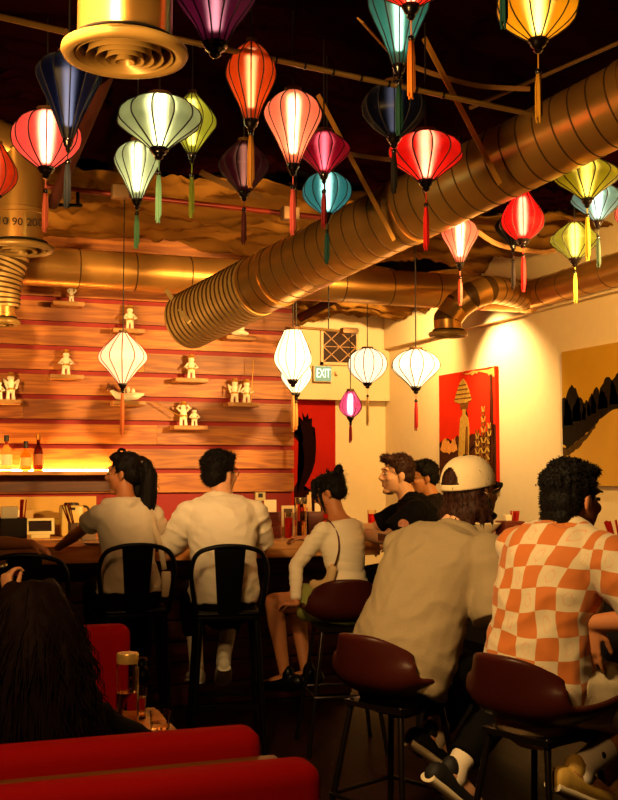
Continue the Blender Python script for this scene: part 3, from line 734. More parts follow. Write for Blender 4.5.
lantern('white pendant lantern mostly hidden behind the tall bright one', 296, 349, 393, 31, 7.4, 'tall', '#ffffff', 430, 0, white=white_silk('white_silk_hot', 2.6), tassel_col='#c88a4a', group=wg, bead_y=402)
lantern('white oval pendant lantern in front of the lattice window edge', 367.5, 349, 383, 40, 9.2, 'ball', '#ffffff', 426, 0, white=white_silk('white_silk_mid', 1.7, '#ffdcae'), group=wg, tassel_col='#d8b070', bead_y=396)
lantern('white oval pendant lantern left of the red canvas', 416, 350, 387, 49, 7.3, 'flat', '#ffffff', 431, 0, white=white_silk('white_silk_mid', 1.7), group=wg, tassel_col='#a01818', bead_y=401)
lantern('small pink and white pendant lantern below the exit sign', 350.5, 391, 417, 23, 8.5, 'bulb', '#ff5a90', 443, 16, bulbcol=(1, .8, .7), cord_top=c4b.z + .02, tassel_col='#8a1420', group=wg, bead_y=424, n=10)

# ------------------------------------------------------------------ bar
YC = 6.45; ZC = 1.05
M_top = wood('bar_top_wood', '#eab472', '#c07a36', .35, 0)
bar_t = empty('bar_counter', 'long wooden bar counter with dark horizontal boards below', 'bar counter', (0, YC, 0))
bxe = onZ(394, 541, ZC).x
from_bm('countertop', B(-2.98, bxe, 0, .62, ZC - .10, ZC, None, .006), M_top, bar_t, True)
from_bm('countertop', B(bxe - .6, bxe, .62, 1.7, ZC - .10, ZC, None, .006), wood('bar_top_wood_y', '#eab472', '#c07a36', .35, 1), bar_t, True)
bm = bmesh.new()
for i in range(7):
    B(-2.98, bxe - .06, .335, .36, .03 + i * .132, .03 + i * .132 + .122, bm, .004)
from_bm('front_boards', bm, M_darkwood, bar_t, True)
from_bm('body', B(-2.98, bxe - .06, .36, .58, 0, ZC - .1), mat('bar_black', '#120806', .7), bar_t, False)
from_bm('body', B(bxe - .5, bxe - .1, .58, 1.65, 0, ZC - .1), MATS['bar_black'], bar_t, False)
bc = empty('back_counter', 'lower back counter along the plank wall holding the machines', 'back counter', (0, 8.3, 0))
from_bm('countertop', B(-2.98, XE - .75, -.04, YB - 8.3 - .01, .94, .98), M_top, bc, False)
from_bm('cabinet', B(-2.98, XE - .75, 0, YB - 8.3 - .01, 0, .94), mat('cabinet_red', '#5a140c', .6), bc, False)
# high communal table
ZT = 1.12
tx0, tx1, ty0, ty1 = 2.6, onZ(522, 530, ZT).x, 2.3, onZ(505, 530, ZT).y
ht = empty('high_table', 'high dark red table in front of the man in the cap', 'table', ((tx0 + tx1) / 2, (ty0 + ty1) / 2, 0))
hx, hy = (tx1 - tx0) / 2, (ty1 - ty0) / 2
from_bm('tabletop', B(-hx, hx, -hy, hy, ZT - .045, ZT, None, .006), wood('table_red_wood', '#5e1a10', '#38100a', .28, 1), ht)
for sy in (-1, 1):
    from_bm('leg_panel', B(-hx + .2, hx - .2, sy * hy - sy * .12 - .03, sy * hy - sy * .12 + .03, 0, ZT - .045), MATS['bar_black'], ht, False)
from_bm('stretcher', B(-.03, .03, -hy + .1, hy - .1, .2, .3), MATS['bar_black'], ht, False)
from_bm('apron', B(-hx + .12, hx - .12, -hy + .1, hy - .1, .62, ZT - .045), MATS['bar_black'], ht, False)

# led shelf with bottles
ps0, ps1 = onY(-40, 471, 8.65), onY(143, 471, 8.65)
shz = 1.475
sh = empty('wall_shelf', 'long wooden shelf with a glowing light strip behind the ponytail', 'wall shelf', (0, YB - .01, shz))
from_bm('board', B(-2, ps1.x, -.26, 0, -.03, 0, None, .003), M_shelfwood, sh)
from_bm('shelf_shade', B(-2, ps1.x - .02, -.03, 0, -.16, -.03), wood('shelf_shade_wood', '#5a2c12', '#3a1a0a', .5, 0), sh, False)  # dark panel put in for the shade below the shelf
for x in (-.35,): from_bm('bracket', B(x, x + .03, -.22, 0, -.2, -.03), M_shelfwood, sh, False)
lx0, lx1 = -1.2, ps1.x - .1
from_bm('light_strip', B(lx0, lx1, -.06, -.045, .002, .014), glow('led_strip', (1, .52, .12), 130), sh, False)
M_lblB = mat('bottle_label', '#d8c08a', .6)
def bottle(label, x, yt, yb_, wpx, mg, cap, lab=None, shape='spirit', z=shz, Y=8.76):
    c = onY(x, yb_, Y); zc = c.dot(FH); h = (yb_ - yt) * zc / F_PX; r = wpx / 2 * zc / F_PX
    root = empty('liquor_bottle', label, 'bottle', (c.x, Y, z), 0, 'bottles on the lit shelf')
    if shape == 'spirit': pr = [(0, 0), (r, 0), (r, h * .55), (r * .9, h * .62), (r * .35, h * .72), (r * .32, h * .9), (0, h * .9)]
    elif shape == 'squat': pr = [(0, 0), (r, .005), (r * 1.05, h * .3), (r, h * .55), (r * .35, h * .68), (r * .33, h * .85), (0, h * .85)]
    else: pr = [(0, 0), (r, 0), (r, h * .5), (r * .85, h * .6), (r * .4, h * .7), (r * .36, h * .92), (0, h * .92)]
    bm = bmesh.new(); lathe(bm, pr, 20); from_bm('glass_body', bm, mg, root)
    bm = bmesh.new(); top = pr[-1][1]; lathe(bm, [(0, top - .02), (r * .45, top - .02), (r * .45, h), (0, h)], 14); from_bm('cap', bm, cap, root)
    if lab:
        bm = bmesh.new(); lathe(bm, [(r * 1.02, h * .16), (r * 1.06, h * .2), (r * 1.06, h * .44), (r * 1.02, h * .46)], 20); from_bm('label', bm, lab, root)
    return root
blk = mat('cap_black', '#120a06', .4)
bottle('clear glass bottle with a black cap, first on the lit shelf', 6, 434, 470, 11, glass('clear_bottle', '#fff2d0', .05), blk, mat('label_white', '#efe0b0', .6))
bottle('squat amber bottle between the clear one and the tall brown one', 25.5, 440, 470, 10.5, glass('amber_bottle', '#e8a83a', .06), blk, mat('label_cream', '#e0c070', .6), 'squat')
bottle('tall brown bottle with a pour spout, last on the lit shelf', 38, 433, 470, 9.5, glass('brown_bottle', '#5a1c06', .08), mat('cap_gold', '#a8752a', .3, metal=.7), mat('label_rust', '#b0622a', .6), 'tall')

# ------------------------------------------------------------------ figurines on their little shelves
M_fig = mat('white_porcelain', '#fff0d4', .22, coat=.6); M_gold = mat('fig_gold', '#d8a040', .3, metal=.6); M_figd = mat('fig_brown', '#6a3a18', .5)
def ledge(label, x0, x1, y):
    a, b = onY(x0, y, YB - .1), onY(x1, y, YB - .1); wd = b.x - a.x
    root = empty('figure_shelf', label, 'small shelf', ((a.x + b.x) / 2, YB - .012, a.z), 0, 'little figurine shelves')
    from_bm('shelf_board', B(-wd / 2, wd / 2, -.15, 0, -.036, 0, None, .003), M_shelfwood, root)
    from_bm('dark_inlay', B(-wd * .28, wd * .28, -.153, -.148, -.030, -.004), mat('inlay', '#a87a3a', .5), root, False)
    return a.z
def figure(label, x, yt, z, pose=0, stick=0, hat=1):
    c = onY(x, 400, YB - .09); zc = 9.0
    top = onY(x, yt, YB - .09).z; h = max(.08, top - z)
    root = empty('figurine', label, 'figurine', (c.x, YB - .09, z), R(random.uniform(-20, 20)), 'white porcelain figurines')
    bm = bmesh.new(); s = h
    for sx in (-1, 1):
        tube(bm, [V((sx * .10 * s, -.03 * s, .03 * s)), V((sx * .09 * s, 0, .22 * s)), V((sx * .07 * s, 0, .40 * s))], [.075 * s, .06 * s, .085 * s], 8)
        e = V((sx * .26 * s, -.08 * s, (.44 if pose == 0 else .72) * s)); tube(bm, [V((sx * .13 * s, 0, .60 * s)), e, V((sx * .16 * s, -.2 * s, (.42 if pose < 2 else .8) * s))], [.055 * s, .05 * s, .04 * s], 8)
    tube(bm, [V((0, 0, .34 * s)), V((0, 0, .50 * s)), V((0, 0, .64 * s))], [(.16 * s, .11 * s), (.13 * s, .1 * s), (.12 * s, .085 * s)], 12, lat=V((1, 0, 0)))
    from_bm('figure_body', bm, M_fig, root, True, 0)
    bm = bmesh.new(); ell(bm, V((0, 0, .78 * s)), (.13 * s, .125 * s, .13 * s), seg=14); ell(bm, V((0, -.12 * s, .76 * s)), (.03 * s, .03 * s, .03 * s), seg=8); from_bm('figure_head', bm, M_fig, root)
    if hat:
        bm = bmesh.new(); lathe(bm, [(.19 * s, .84 * s), (.20 * s, .85 * s), (.12 * s, .90 * s), (.10 * s, .985 * s), (.03 * s, s), (0, s)], 16); from_bm('figure_hat', bm, M_gold if hat == 1 else M_figd, root)
    bm = bmesh.new(); lathe(bm, [(.165 * s, .36 * s), (.17 * s, .40 * s), (.15 * s, .43 * s)], 14); from_bm('sash', bm, M_gold, root)
    if stick:
        bm = bmesh.new()
        if stick == 1: tube(bm, [V((.18 * s, -.2 * s, .05 * s)), V((.26 * s, -.18 * s, 1.75 * s))], .018 * s, 6)
        else: tube(bm, [V((-.16 * s, -.2 * s, .40 * s)), V((-1.2 * s, -.2 * s, .95 * s))], .02 * s, 6)
        from_bm('staff', bm, M_gold, root)
    return root
z = ledge('little shelf under the left end of the copper duct', 52, 83.5, 301.5); figure('small white figurine on the shelf nearest the copper duct', 70, 286, z, 2)
z = ledge('little shelf just above the red ribbed white lantern', 112, 143.5, 328.5); figure('white figurine standing just above the red ribbed lantern', 129, 305, z, 0)
z = ledge('little shelf left of the red ribbed white lantern', 49, 83, 374.5); figure('white figurine seated in a wide robe left of the red ribbed lantern', 65.5, 349, z, 0)
z = ledge('little shelf cut by the left frame edge', -12, 20.5, 399.5); figure('white figurine at the very left frame edge', -1, 379, z, 0); figure('white figurine with a round head beside the left frame edge', 10.5, 372, z, 1)
z = ledge('little shelf directly under the red ribbed white lantern', 112, 144, 401)
c = onY(127, 400, YB - .09)
dr = empty('figurine', 'low white boat shaped figurine under the red ribbed lantern', 'figurine', (c.x, YB - .09, z), 0, 'white porcelain figurines')
bm = bmesh.new(); tube(bm, [V((-.13, 0, .085)), V((-.08, 0, .045)), V((0, 0, .035)), V((.08, 0, .045)), V((.13, 0, .06))], [.014, .03, .035, .03, .012], 10); from_bm('figure_body', bm, M_fig, dr)
bm = bmesh.new(); ell(bm, V((-.14, 0, .10)), (.03, .02, .022)); ell(bm, V((-.15, 0, .125)), (.012, .01, .02)); from_bm('figure_head', bm, M_figd, dr)
for i in range(3): bm = bmesh.new(); ell(bm, V((-.03 + i * .04, 0, .08 + .012 * (i % 2))), (.016, .014, .028), seg=10); from_bm('rider', bm, M_fig, dr)
z = ledge('little shelf below the ribbed end of the thick duct', 174, 206.5, 378); figure('white figurine alone below the ribbed end of the thick duct', 191, 354, z, 0)
z = ledge('little shelf nearest the right end of the planks', 226, 257, 402.5); figure('white figurine left of the one holding an upright staff', 234.5, 378, z, 1); figure('white figurine holding an upright staff', 246.5, 379, z, 0, 1)
z = ledge('lowest little shelf, between the diamond lantern and the plank end', 172.5, 206, 425.5); figure('white figurine pointing a long staff to the left', 183.5, 401, z, 2, 2); figure('short white figurine behind the one pointing a staff', 194.5, 407, z, 0, 0, 2)
z = ledge('little shelf half hidden under the thick duct', 225, 254.5, 335.5)
c = onY(240, 330, YB - .09); bm = bmesh.new()
tube(bm, [V((-.06, 0, .025)), V((0, 0, .035)), V((.06, 0, .025))], [.018, .03, .016], 10); ell(bm, V((.01, 0, .065)), (.03, .025, .03))
o = from_bm('figurine', bm, M_fig); o.location = (c.x, YB - .09, z); tag(o, 'low white figurine half hidden under the thick duct', 'figurine', 'white porcelain figurines')

# ------------------------------------------------------------------ things on the back counter and bar
def prop_box(name, label, cat, c, size, m, rot=0, bevel=.005, **k):
    root = empty(name, label, cat, c, rot, **k)
    from_bm('body', B(-size[0] / 2, size[0] / 2, -size[1] / 2, size[1] / 2, 0, size[2], None, bevel), m, root)
    return root
zb = .98
c = onY(40, 527, 8.42)
pos = empty('cash_terminal', 'white card terminal with a dark screen on the back counter', 'card terminal', (c.x, 8.42, zb))
from_bm('stand', B(-.07, .07, -.04, .06, 0, .03, None, .005), mat('pos_white', '#d8c48a', .5), pos)
T = Matrix.Rotation(R(-15), 4, 'X')
bm = bmesh.new(); box(bm, (0, 0, .085), (.21, .022, .125), T, .006); from_bm('case', bm, MATS['pos_white'], pos)
bm = bmesh.new(); box(bm, (0, -.013, .09), (.165, .006, .078), T); from_bm('screen', bm, mat('pos_screen', '#241206', .2), pos, False)
c = onY(71, 527, 8.6)
kt = empty('hot_water_urn', 'tall cream hot water urn with a side handle on the back counter', 'urn', (c.x, 8.6, zb))
ch = .235; from_bm('body', B(-.085, .085, -.08, .08, 0, ch, None, .018), mat('urn_cream', '#d0b060', .35), kt)
bm = bmesh.new(); lathe(bm, [(0, ch), (.06, ch), (.055, ch + .018), (0, ch + .022)], 18); from_bm('lid', bm, mat('urn_dark', '#2a1a08', .4), kt)
bm = bmesh.new(); tube(bm, smooth_path([(.08, 0, ch - .01), (.12, 0, ch - .015), (.135, 0, ch - .05), (.125, 0, ch - .1)], 5), .009, 8); from_bm('handle', bm, MATS['urn_dark'], kt)
from_bm('badge', B(-.03, .02, -.083, -.079, ch - .035, ch - .015), MATS['urn_dark'], kt, False)
bm = bmesh.new(); lathe(bm, [(0, 0), (.014, 0), (.014, .006), (0, .006)], 14, (0, 0, 0), Matrix.Translation((.012, -.08, .04)) @ Matrix.Rotation(math.pi / 2, 4, 'X')); from_bm('dial', bm, glow('dial_glow', '#e8c8b0', 1.2), kt)
c = onY(54, 527, 8.7); prop_box('carton', 'pale yellow carton behind the card terminal', 'carton', (c.x, 8.7, zb), (.15, .1, .13), mat('carton_yellow', '#c8a040', .7))
c = onY(29, 527, 8.7); prop_box('carton', 'upright tan carton left of the card terminal', 'carton', (c.x, 8.72, zb), (.06, .06, .2), mat('carton_tan', '#b89050', .7))
c = onY(14, 527, 8.72); prop_box('paper_stack', 'stacked white paper box at the left behind the chopstick bin', 'paper box', (c.x, 8.72, zb), (.1, .08, .2), mat('paper_white', '#e0cfa0', .8))
M_chop = mat('chopstick_red', '#a81808', .45)
def chops(label, base, n, L, dirs, z0=0):
    rnd = random.Random(int(base.x * 100))
    for i in range(n):
        d = V(dirs).normalized() + V((rnd.uniform(-.12, .12), rnd.uniform(-.12, .12), 0)); o_ = V((rnd.uniform(-.015, .015), rnd.uniform(-.012, .012), 0))
        bm = bmesh.new(); bar(bm, o_, o_ + d.normalized() * L, .0035); o = from_bm('chopstick', bm, M_chop, None, False)
        o.location = base; tag(o, label.replace('red chopsticks', 'red chopstick'), 'chopstick', label)
# chopstick bin at the left end of the bar
c = onZ(12, 538, ZC)
bn = empty('chopstick_bin', 'dark square bin of napkins and chopsticks at the left of the bar', 'bin', c)
bm = bmesh.new(); hb = .13; wv = .085
for q in ((-wv, wv, -wv, -wv + .008), (-wv, wv, wv - .008, wv), (-wv, -wv + .008, -wv, wv), (wv - .008, wv, -wv, wv)): B(q[0], q[1], q[2], q[3], 0, hb, bm)
B(-wv, wv, -wv, wv, 0, .01, bm); from_bm('walls', bm, mat('bin_dark', '#2a211a', .6), bn, False)
o = prop_box('napkin_stack', 'white napkins standing in the dark bin at the left of the bar', 'napkins', c + V((-.02, 0, .012)), (.1, .08, .19), mat('napkin', '#e6d4b0', .9))
chops('red chopsticks standing in the dark bin at the left of the bar', c + V((.055, 0, .012)), 9, .235, (.05, 0, 1))
# red chopsticks leaning before the urn
c = onZ(74, 541, ZC); pv = empty('chopstick_cup', 'white cup of slanted red chopsticks by the ponytail shoulder', 'cup', c)
bm = bmesh.new(); lathe(bm, [(0, 0), (.035, 0), (.04, .11), (.036, .11), (.032, .008), (0, .008)], 20); from_bm('cup_wall', bm, mat('cup_white', '#e8d4ac', .4), pv)
chops('red chopsticks leaning left in the white cup by the ponytail shoulder', c + V((.012, 0, .012)), 6, .225, (-.28, 0, 1))
c = onZ(88, 540, ZC); prop_box('napkin_holder', 'white napkin block beside the cup of slanted chopsticks', 'napkins', c, (.09, .07, .13), MATS['napkin'])
for i, px_ in enumerate((149.5, 155.5, 161.5)):
    c = onY(px_, 512, 8.5); root = empty('paper_cup', ('leftmost', 'middle', 'rightmost')[i] + ' of the three upturned white cups on the back counter', 'cup', (c.x, 8.5, zb), 0, 'upturned white cups')
    bm = bmesh.new(); lathe(bm, [(0, .14), (.018, .14), (.024, 0), (0, 0)], 16); from_bm('cup_wall', bm, MATS['cup_white'], root)
# wooden caddy with white card
c = onZ(270, 538, ZC)
cd = empty('wooden_caddy', 'square reddish wooden caddy with a white card right of the white T-shirt', 'caddy', c)
M_cad = wood('caddy_wood', '#7a2c12', '#4a160a', .45, 0, 2)
for k in (0, 1): from_bm('tier', B(-.058, .058, -.05, .05, .085 * k, .085 * k + .082, None, .004), M_cad, cd)
from_bm('card', B(-.04, .042, -.004, .004, .16, .245), mat('card_white', '#f0dcb4', .8), cd, False)
def drink(label, c, r, h, fill, name='drink_glass', level=.82):
    root = empty(name, label, 'glass', c)
    bm = bmesh.new(); lathe(bm, [(0, 0), (r * .86, 0), (r, h), (r * .94, h), (r * .8, .012), (0, .012)], 20); from_bm('glass_wall', bm, glass('tumbler', '#fff4e0'), root)
    bm = bmesh.new(); lathe(bm, [(0, .013), (r * .78, .013), (r * (.78 + .13 * level), h * level), (0, h * level)], 20); from_bm('drink', bm, fill, root)
    return root
M_rdrink = mat('red_drink', '#ff1c10', .3)
drink('glass of red drink on the bar left of the bun hairstyle', onZ(288.5, 540, ZC), .030, .17, M_rdrink)
drink('glass of red drink in front of the man in black', onZ(372, 531, ZC), .032, .15, M_rdrink)
c = onZ(301, 540, ZC)
jg = empty('glass_jug', 'tall clear glass jug with a metal rim on the bar beside the bun hairstyle', 'jug', c)
bm = bmesh.new(); lathe(bm, [(0, 0), (.036, 0), (.034, .24), (.031, .24), (.032, .01), (0, .01)], 22); from_bm('glass_wall', bm, glass('jug_glass', '#ffe8c0'), jg)
bm = bmesh.new(); lathe(bm, [(.036, .225), (.038, .23), (.038, .262), (.033, .265), (.030, .26), (.030, .225)], 22); from_bm('metal_rim', bm, mat('steel', '#b8a888', .25, metal=.9), jg)
bm = bmesh.new(); lathe(bm, [(0, .012), (.030, .012), (.030, .12), (0, .12)], 20); from_bm('water', bm, glass('water', '#fff0d8', 0, 1.2), jg)
c = onZ(289, 536, ZC); fr = empty('framed_notice', 'small pale framed notice standing behind the red drink', 'notice', c + V((0, .02, 0)))
from_bm('frame', B(-.045, .045, 0, .012, .06, .20), mat('frame_pale', '#cdb083', .5), fr, False)
from_bm('print', B(-.03, .03, -.003, 0, .09, .18), mat('print_dark', '#4a3018', .7), fr, False)
from_bm('foot', B(-.03, .03, -.02, .05, 0, .06), MATS['frame_pale'], fr, False)
c = onZ(316, 536, ZC); bk = prop_box('wooden_caddy', 'dark wooden caddy holding pale sticks behind the bun hairstyle', 'caddy', c + V((0, .05, 0)), (.11, .1, .16), M_cad)
for i in range(3): bm = bmesh.new(); bar(bm, V((-.04 + .014 * i, .02, .155)), V((-.045 + .014 * i, .02, .25 + .02 * i)), .006); from_bm('stick', bm, mat('stick_pale', '#d8b47a', .6), bk, False)
from_bm('card', B(.01, .05, -.004, .004, .155, .215), MATS['card_white'], bk, False)
for px_, nm in ((309, 'dark sauce bottle between the jug and the dark caddy'), (305, 'dark sauce bottle right behind the tall jug')):
    c = onZ(px_, 537, ZC) + V((0, .06, 0)); root = empty('sauce_bottle', nm, 'bottle', c)
    bm = bmesh.new(); lathe(bm, [(0, 0), (.018, 0), (.018, .1), (.009, .14), (.009, .17), (0, .17)], 14); from_bm('glass_body', bm, mat('sauce_dark', '#1c0a05', .15), root)
    bm = bmesh.new(); lathe(bm, [(0, .165), (.011, .165), (.011, .19), (0, .19)], 12); from_bm('cap', bm, M_chop, root)
c = onZ(97, 545, ZC); bm = bmesh.new(); lathe(bm, [(0, .004), (.05, .004), (.085, .018), (.088, .016), (.05, 0), (0, 0)], 24); o = from_bm('plate', bm, mat('plate_white', '#e8d2a8', .35)); o.location = c; tag(o, 'white plate on the bar in front of the ponytail arm', 'plate')
# on the high table
c = onZ(509, 529.5, ZT) + V((-.12, -.35, 0))
c2 = W(510, 529, c.dot(FH)); c = V((c2.x, c2.y, ZT))
k = c.dot(FH) / F_PX
cy = empty('wooden_caddy', 'low wooden caddy on the high table between the cap and the orange shirt', 'caddy', c)
from_bm('tier', B(-11 * k, 11 * k, -.06, .06, 0, 12 * k, None, .004), M_cad, cy)
chops('red chopsticks in the caddy on the high table', c + V((.03, 0, 12 * k - .06)), 6, .06 + 10 * k, (.06, 0, 1))
o = prop_box('napkin_stack', 'white napkins in the caddy on the high table', 'napkins', c + V((-.02, 0, 12 * k + .001)), (7 * k, .05, 6 * k), MATS['napkin'])
c3 = c + V((-.16, .03, 0)); bm = bmesh.new()
lathe(bm, [(0, 0), (.05, 0), (.10, .05), (.105, .06), (.096, .06), (.05, .012), (0, .012)], 24); o = from_bm('bowl', bm, MATS['plate_white']); o.location = c3; tag(o, 'pale bowl on the high table behind the cap brim', 'bowl')
c = onZ(590, 549, ZT); drink('clear glass tumbler on the high table behind the orange shirt', c, .032, .095, glass('water', '#fff0d8', 0, 1.2), 'tumbler', .3)
c = onZ(620, 557, ZT); root = empty('chopstick_cup', 'dark cup at the right edge of the high table', 'cup', c)
bm = bmesh.new(); lathe(bm, [(0, 0), (.035, 0), (.042, .085), (.038, .085), (.032, .008), (0, .008)], 20); from_bm('cup_wall', bm, mat('cup_dark', '#1c0c08', .4), root)
chops('red chopsticks fanning left from the dark cup at the right edge', c + V((0, 0, .012)), 8, .15, (-.35, 0, 1))

# ------------------------------------------------------------------ booths
M_boothred = mat('booth_red', '#980707', .85, var=.08, vscale=4, bump=.05, bscale=90, spec=.1)
M_boothwood = wood('booth_wood', '#8a5822', '#5e3512', .4, 0)
def booth(label, x0, x1, yb, face, h=.92):
    """backrest front surface at y=yb, people face direction face (+1 is +Y)"""
    xm = (x0 + x1) / 2; root = empty('booth_bench', label, 'booth bench', (xm, yb, 0)); hw = (x1 - x0) / 2
    bm = bmesh.new(); box(bm, (0, -face * .055, h / 2 + .16), (2 * hw, .11, h - .32), None, .035)
    from_bm('backrest', bm, M_boothred, root)
    bm = bmesh.new(); box(bm, (0, face * .24, .42), (2 * hw, .50, .11), None, .03); from_bm('seat', bm, M_boothred, root)
    from_bm('base', B(-hw + .02, hw - .02, min(face * .0, face * .44), max(0, face * .44), 0, .37), MATS['bar_black'], root, False)
    return root
xr_ = .755
booth('red booth bench across the lower left with the dark haired woman', -1.3, xr_, 2.47, 1)
booth('red booth bench nearest the camera at the bottom edge', -1.3, xr_ + .0, 1.98, -1, .94)
booth('red booth bench on the far side of the small table', -1.3, .79, 4.08, -1)
tag(from_bm('booth_divider', B(-1.3, xr_ + .02, 2.10, 2.355, 0, .868, None, .004), M_boothwood), 'wooden ledge between the two back to back red booths', 'divider')
# booth table
tt = empty('booth_table', 'small light wooden table in front of the dark haired woman', 'table', (.1, 3.19, 0))
from_bm('tabletop', B(-1.1, .645, -.27, .275, .715, .75, None, .004), wood('booth_table_wood', '#e29a30', '#c47a22', .3, 0), tt)
bm = bmesh.new(); lathe(bm, [(0, 0), (.24, 0), (.24, .015), (.05, .04), (.035, .06), (.035, .715), (0, .715)], 24); o = from_bm('pedestal', bm, M_black, tt)
c = onZ(127, 727, .75); zc = c.dot(FH); k = zc / F_PX
cf = empty('water_carafe', 'clear glass carafe of water with a polished lid on the booth table', 'carafe', c)
hh = 72 * k; r = 11.5 * k
bm = bmesh.new(); lathe(bm, [(0, 0), (r, 0), (r, hh * .78), (r * .96, hh * .83), (r * .84, hh * .87), (r * .84, hh * .9), (r * .76, hh * .9), (r * .78, hh * .86), (r * .9, hh * .78), (r * .9, .008), (0, .008)], 32); from_bm('glass_wall', bm, glass('carafe_glass', '#fff0d0', .0, 1.35), cf)
bm = bmesh.new(); lathe(bm, [(0, .01), (r * .88, .01), (r * .88, hh * .47), (0, hh * .47)], 28); from_bm('water', bm, glass('water', '#fff0d8', 0, 1.2), cf)
bm = bmesh.new(); lathe(bm, [(0, hh * .865), (r * .93, hh * .865), (r * .95, hh * .88), (r * .95, hh * .985), (r * .9, hh), (0, hh)], 28); from_bm('lid', bm, mat('polished_lid', '#e8c878', .3, metal=.5), cf)
c = onZ(137, 718, .75); drink('small water glass right behind the carafe on the booth table', c, .031, .088, MATS['water'], 'tumbler', .7)
c = onZ(160, 733, .75); drink('short water glass half hidden by the booth at the table end', c, .030, .06, MATS['water'], 'tumbler', .5)

# ------------------------------------------------------------------ stools
M_leath = mat('oxblood_leather', '#3a120c', .38, var=.1, bump=.06, bscale=60, spec=.25)
M_leg = mat('leg_steel', '#2a2220', .3, metal=.8)
def metal_stool(label, c, phi, group='black metal high back stools'):
    root = empty('metal_stool', label, 'stool', c, -R(phi), group)
    bm = bmesh.new(); box(bm, (0, 0, .745), (.35, .35, .022), None, .01); box(bm, (0, 0, .725), (.33, .33, .03), None, .008); from_bm('seat', bm, M_black, root)
    for sx in (-1, 1):
        for sy in (-1, 1):
            bm = bmesh.new(); tube(bm, [V((sx * .145, sy * .145, .73)), V((sx * .19, sy * .19, 0))], [.019, .014], 8, cap='flat'); from_bm('leg', bm, M_black, root, True, 60)
    for a, b in (((-1, -1), (1, -1)), ((1, -1), (1, 1)), ((1, 1), (-1, 1)), ((-1, 1), (-1, -1))):
        bm = bmesh.new(); q = .172; bar(bm, V((a[0] * q, a[1] * q, .27)), V((b[0] * q, b[1] * q, .27)), .006, .014); from_bm('foot_rail', bm, M_black, root, False)
    bm = bmesh.new(); hp = smooth_path([(-.165, -.165, .74), (-.185, -.185, .86), (-.195, -.205, .98), (-.165, -.22, 1.06), (-.09, -.235, 1.092), (0, -.24, 1.10), (.09, -.235, 1.092), (.165, -.22, 1.06), (.195, -.205, .98), (.185, -.185, .86), (.165, -.165, .74)], 5); tube(bm, hp, .0125, 10); from_bm('back_hoop', bm, M_black, root)
    bm = bmesh.new(); tube(bm, [V((0, -.172, .74)), V((0, -.205, .9)), V((0, -.238, 1.095))], [(.058, .003), (.068, .003), (.082, .003)], 10, lat=V((1, 0, 0)), cap='flat'); from_bm('back_splat', bm, M_black, root)
    return root
def bucket_stool(label, c, phi, hs=.72, group='oxblood bucket stools', wd=.225):
    root = empty('bucket_stool', label, 'stool', c, -R(phi), group)
    prof = smooth_path([(0, .22, .0 - .03), (0, .19, .0), (0, .05, -.015), (0, -.10, -.01), (0, -.185, .04), (0, -.215, .13), (0, -.235, .225)], 4)
    bm = bmesh.new(); rows = []; nu = 16
    for j, p in enumerate(prof):
        t = j / (len(prof) - 1); row = []
        for i in range(nu + 1):
            u = -1 + 2 * i / nu; s = max(0, t - .45) / .55
            wq = wd * (.88 + .12 * math.sin(math.pi * min(1, t * 1.2))) * (1 - .10 * max(0, t - .8) / .2)
            x = wq * u; lift = .05 * abs(u) ** 3 * (1 - s) + (0 if t < .2 else .03 * abs(u) ** 3)
            y = p.y + .15 * abs(u) ** 2.6 * s; z_ = p.z + lift - .10 * abs(u) ** 4 * max(0, t - .75) / .25
            row.append(bm.verts.new((x, y, z_ + hs)))
        rows.append(row)
    for a, b in zip(rows, rows[1:]):
        for i in range(nu): bm.faces.new((a[i], a[i + 1], b[i + 1], b[i]))
    o = from_bm('bucket_seat', bm, M_leath, root, True, 0)
    sd = o.modifiers.new('t', 'SOLIDIFY'); sd.thickness = .03; sd.offset = -1
    sb = o.modifiers.new('s', 'SUBSURF'); sb.levels = 1; sb.render_levels = 1
    bm = bmesh.new(); edge = [r[0].copy() for r in []]
    for sx in (-1, 1):
        for sy in (-1, 1):
            bm = bmesh.new(); tube(bm, [V((sx * .12, sy * .11, hs - .04)), V((sx * .21, sy * .20, 0))], .0115, 10); from_bm('leg', bm, M_leg, root)
    bm = bmesh.new(); q = .175
    pts = [V((q * sx, q * sy * .95, .3)) for sx, sy in ((-1, -1), (1, -1), (1, 1), (-1, 1), (-1, -1))]
    for a, b in zip(pts, pts[1:]): tube(bm, [a, b], .009, 8)
    from_bm('foot_ring', bm, M_leg, root)
    bm = bmesh.new(); box(bm, (0, 0, hs - .045), (.28, .26, .02)); from_bm('seat_plate', bm, M_leg, root, False)
    return root

# ------------------------------------------------------------------ people
def skin_mat(name, col):
    m = mat(name, col, .5, var=.07, vscale=9, spec=.35)
    b = m.node_tree.nodes['Principled BSDF']; b.inputs['Subsurface Weight'].default_value = .08; b.inputs['Subsurface Radius'].default_value = (.02, .008, .004)
    return m
SK = skin_mat('skin_warm', '#c98a62'); SK2 = skin_mat('skin_tan', '#b9764a'); SK3 = skin_mat('skin_light', '#d8a07a')
M_hair = mat('hair_black', '#0c0705', .7, var=.4, vscale=60, spec=.15); M_hairb = mat('hair_brown', '#2e150a', .65, var=.4, vscale=60, spec=.2)
M_hairr = mat('hair_dark_red_brown', '#120504', .7, var=.4, vscale=40, spec=.12)
M_eyew = mat('eye_white', '#b09a82', .4); M_iris = mat('eye_dark', '#1c0e08', .15)
def cloth(name, col, **k):
    return mat(name, col, k.pop('rough', .85), var=k.pop('var', .06), bump=k.pop('bump', .12), bscale=k.pop('bscale', 140), spec=.1, **k)
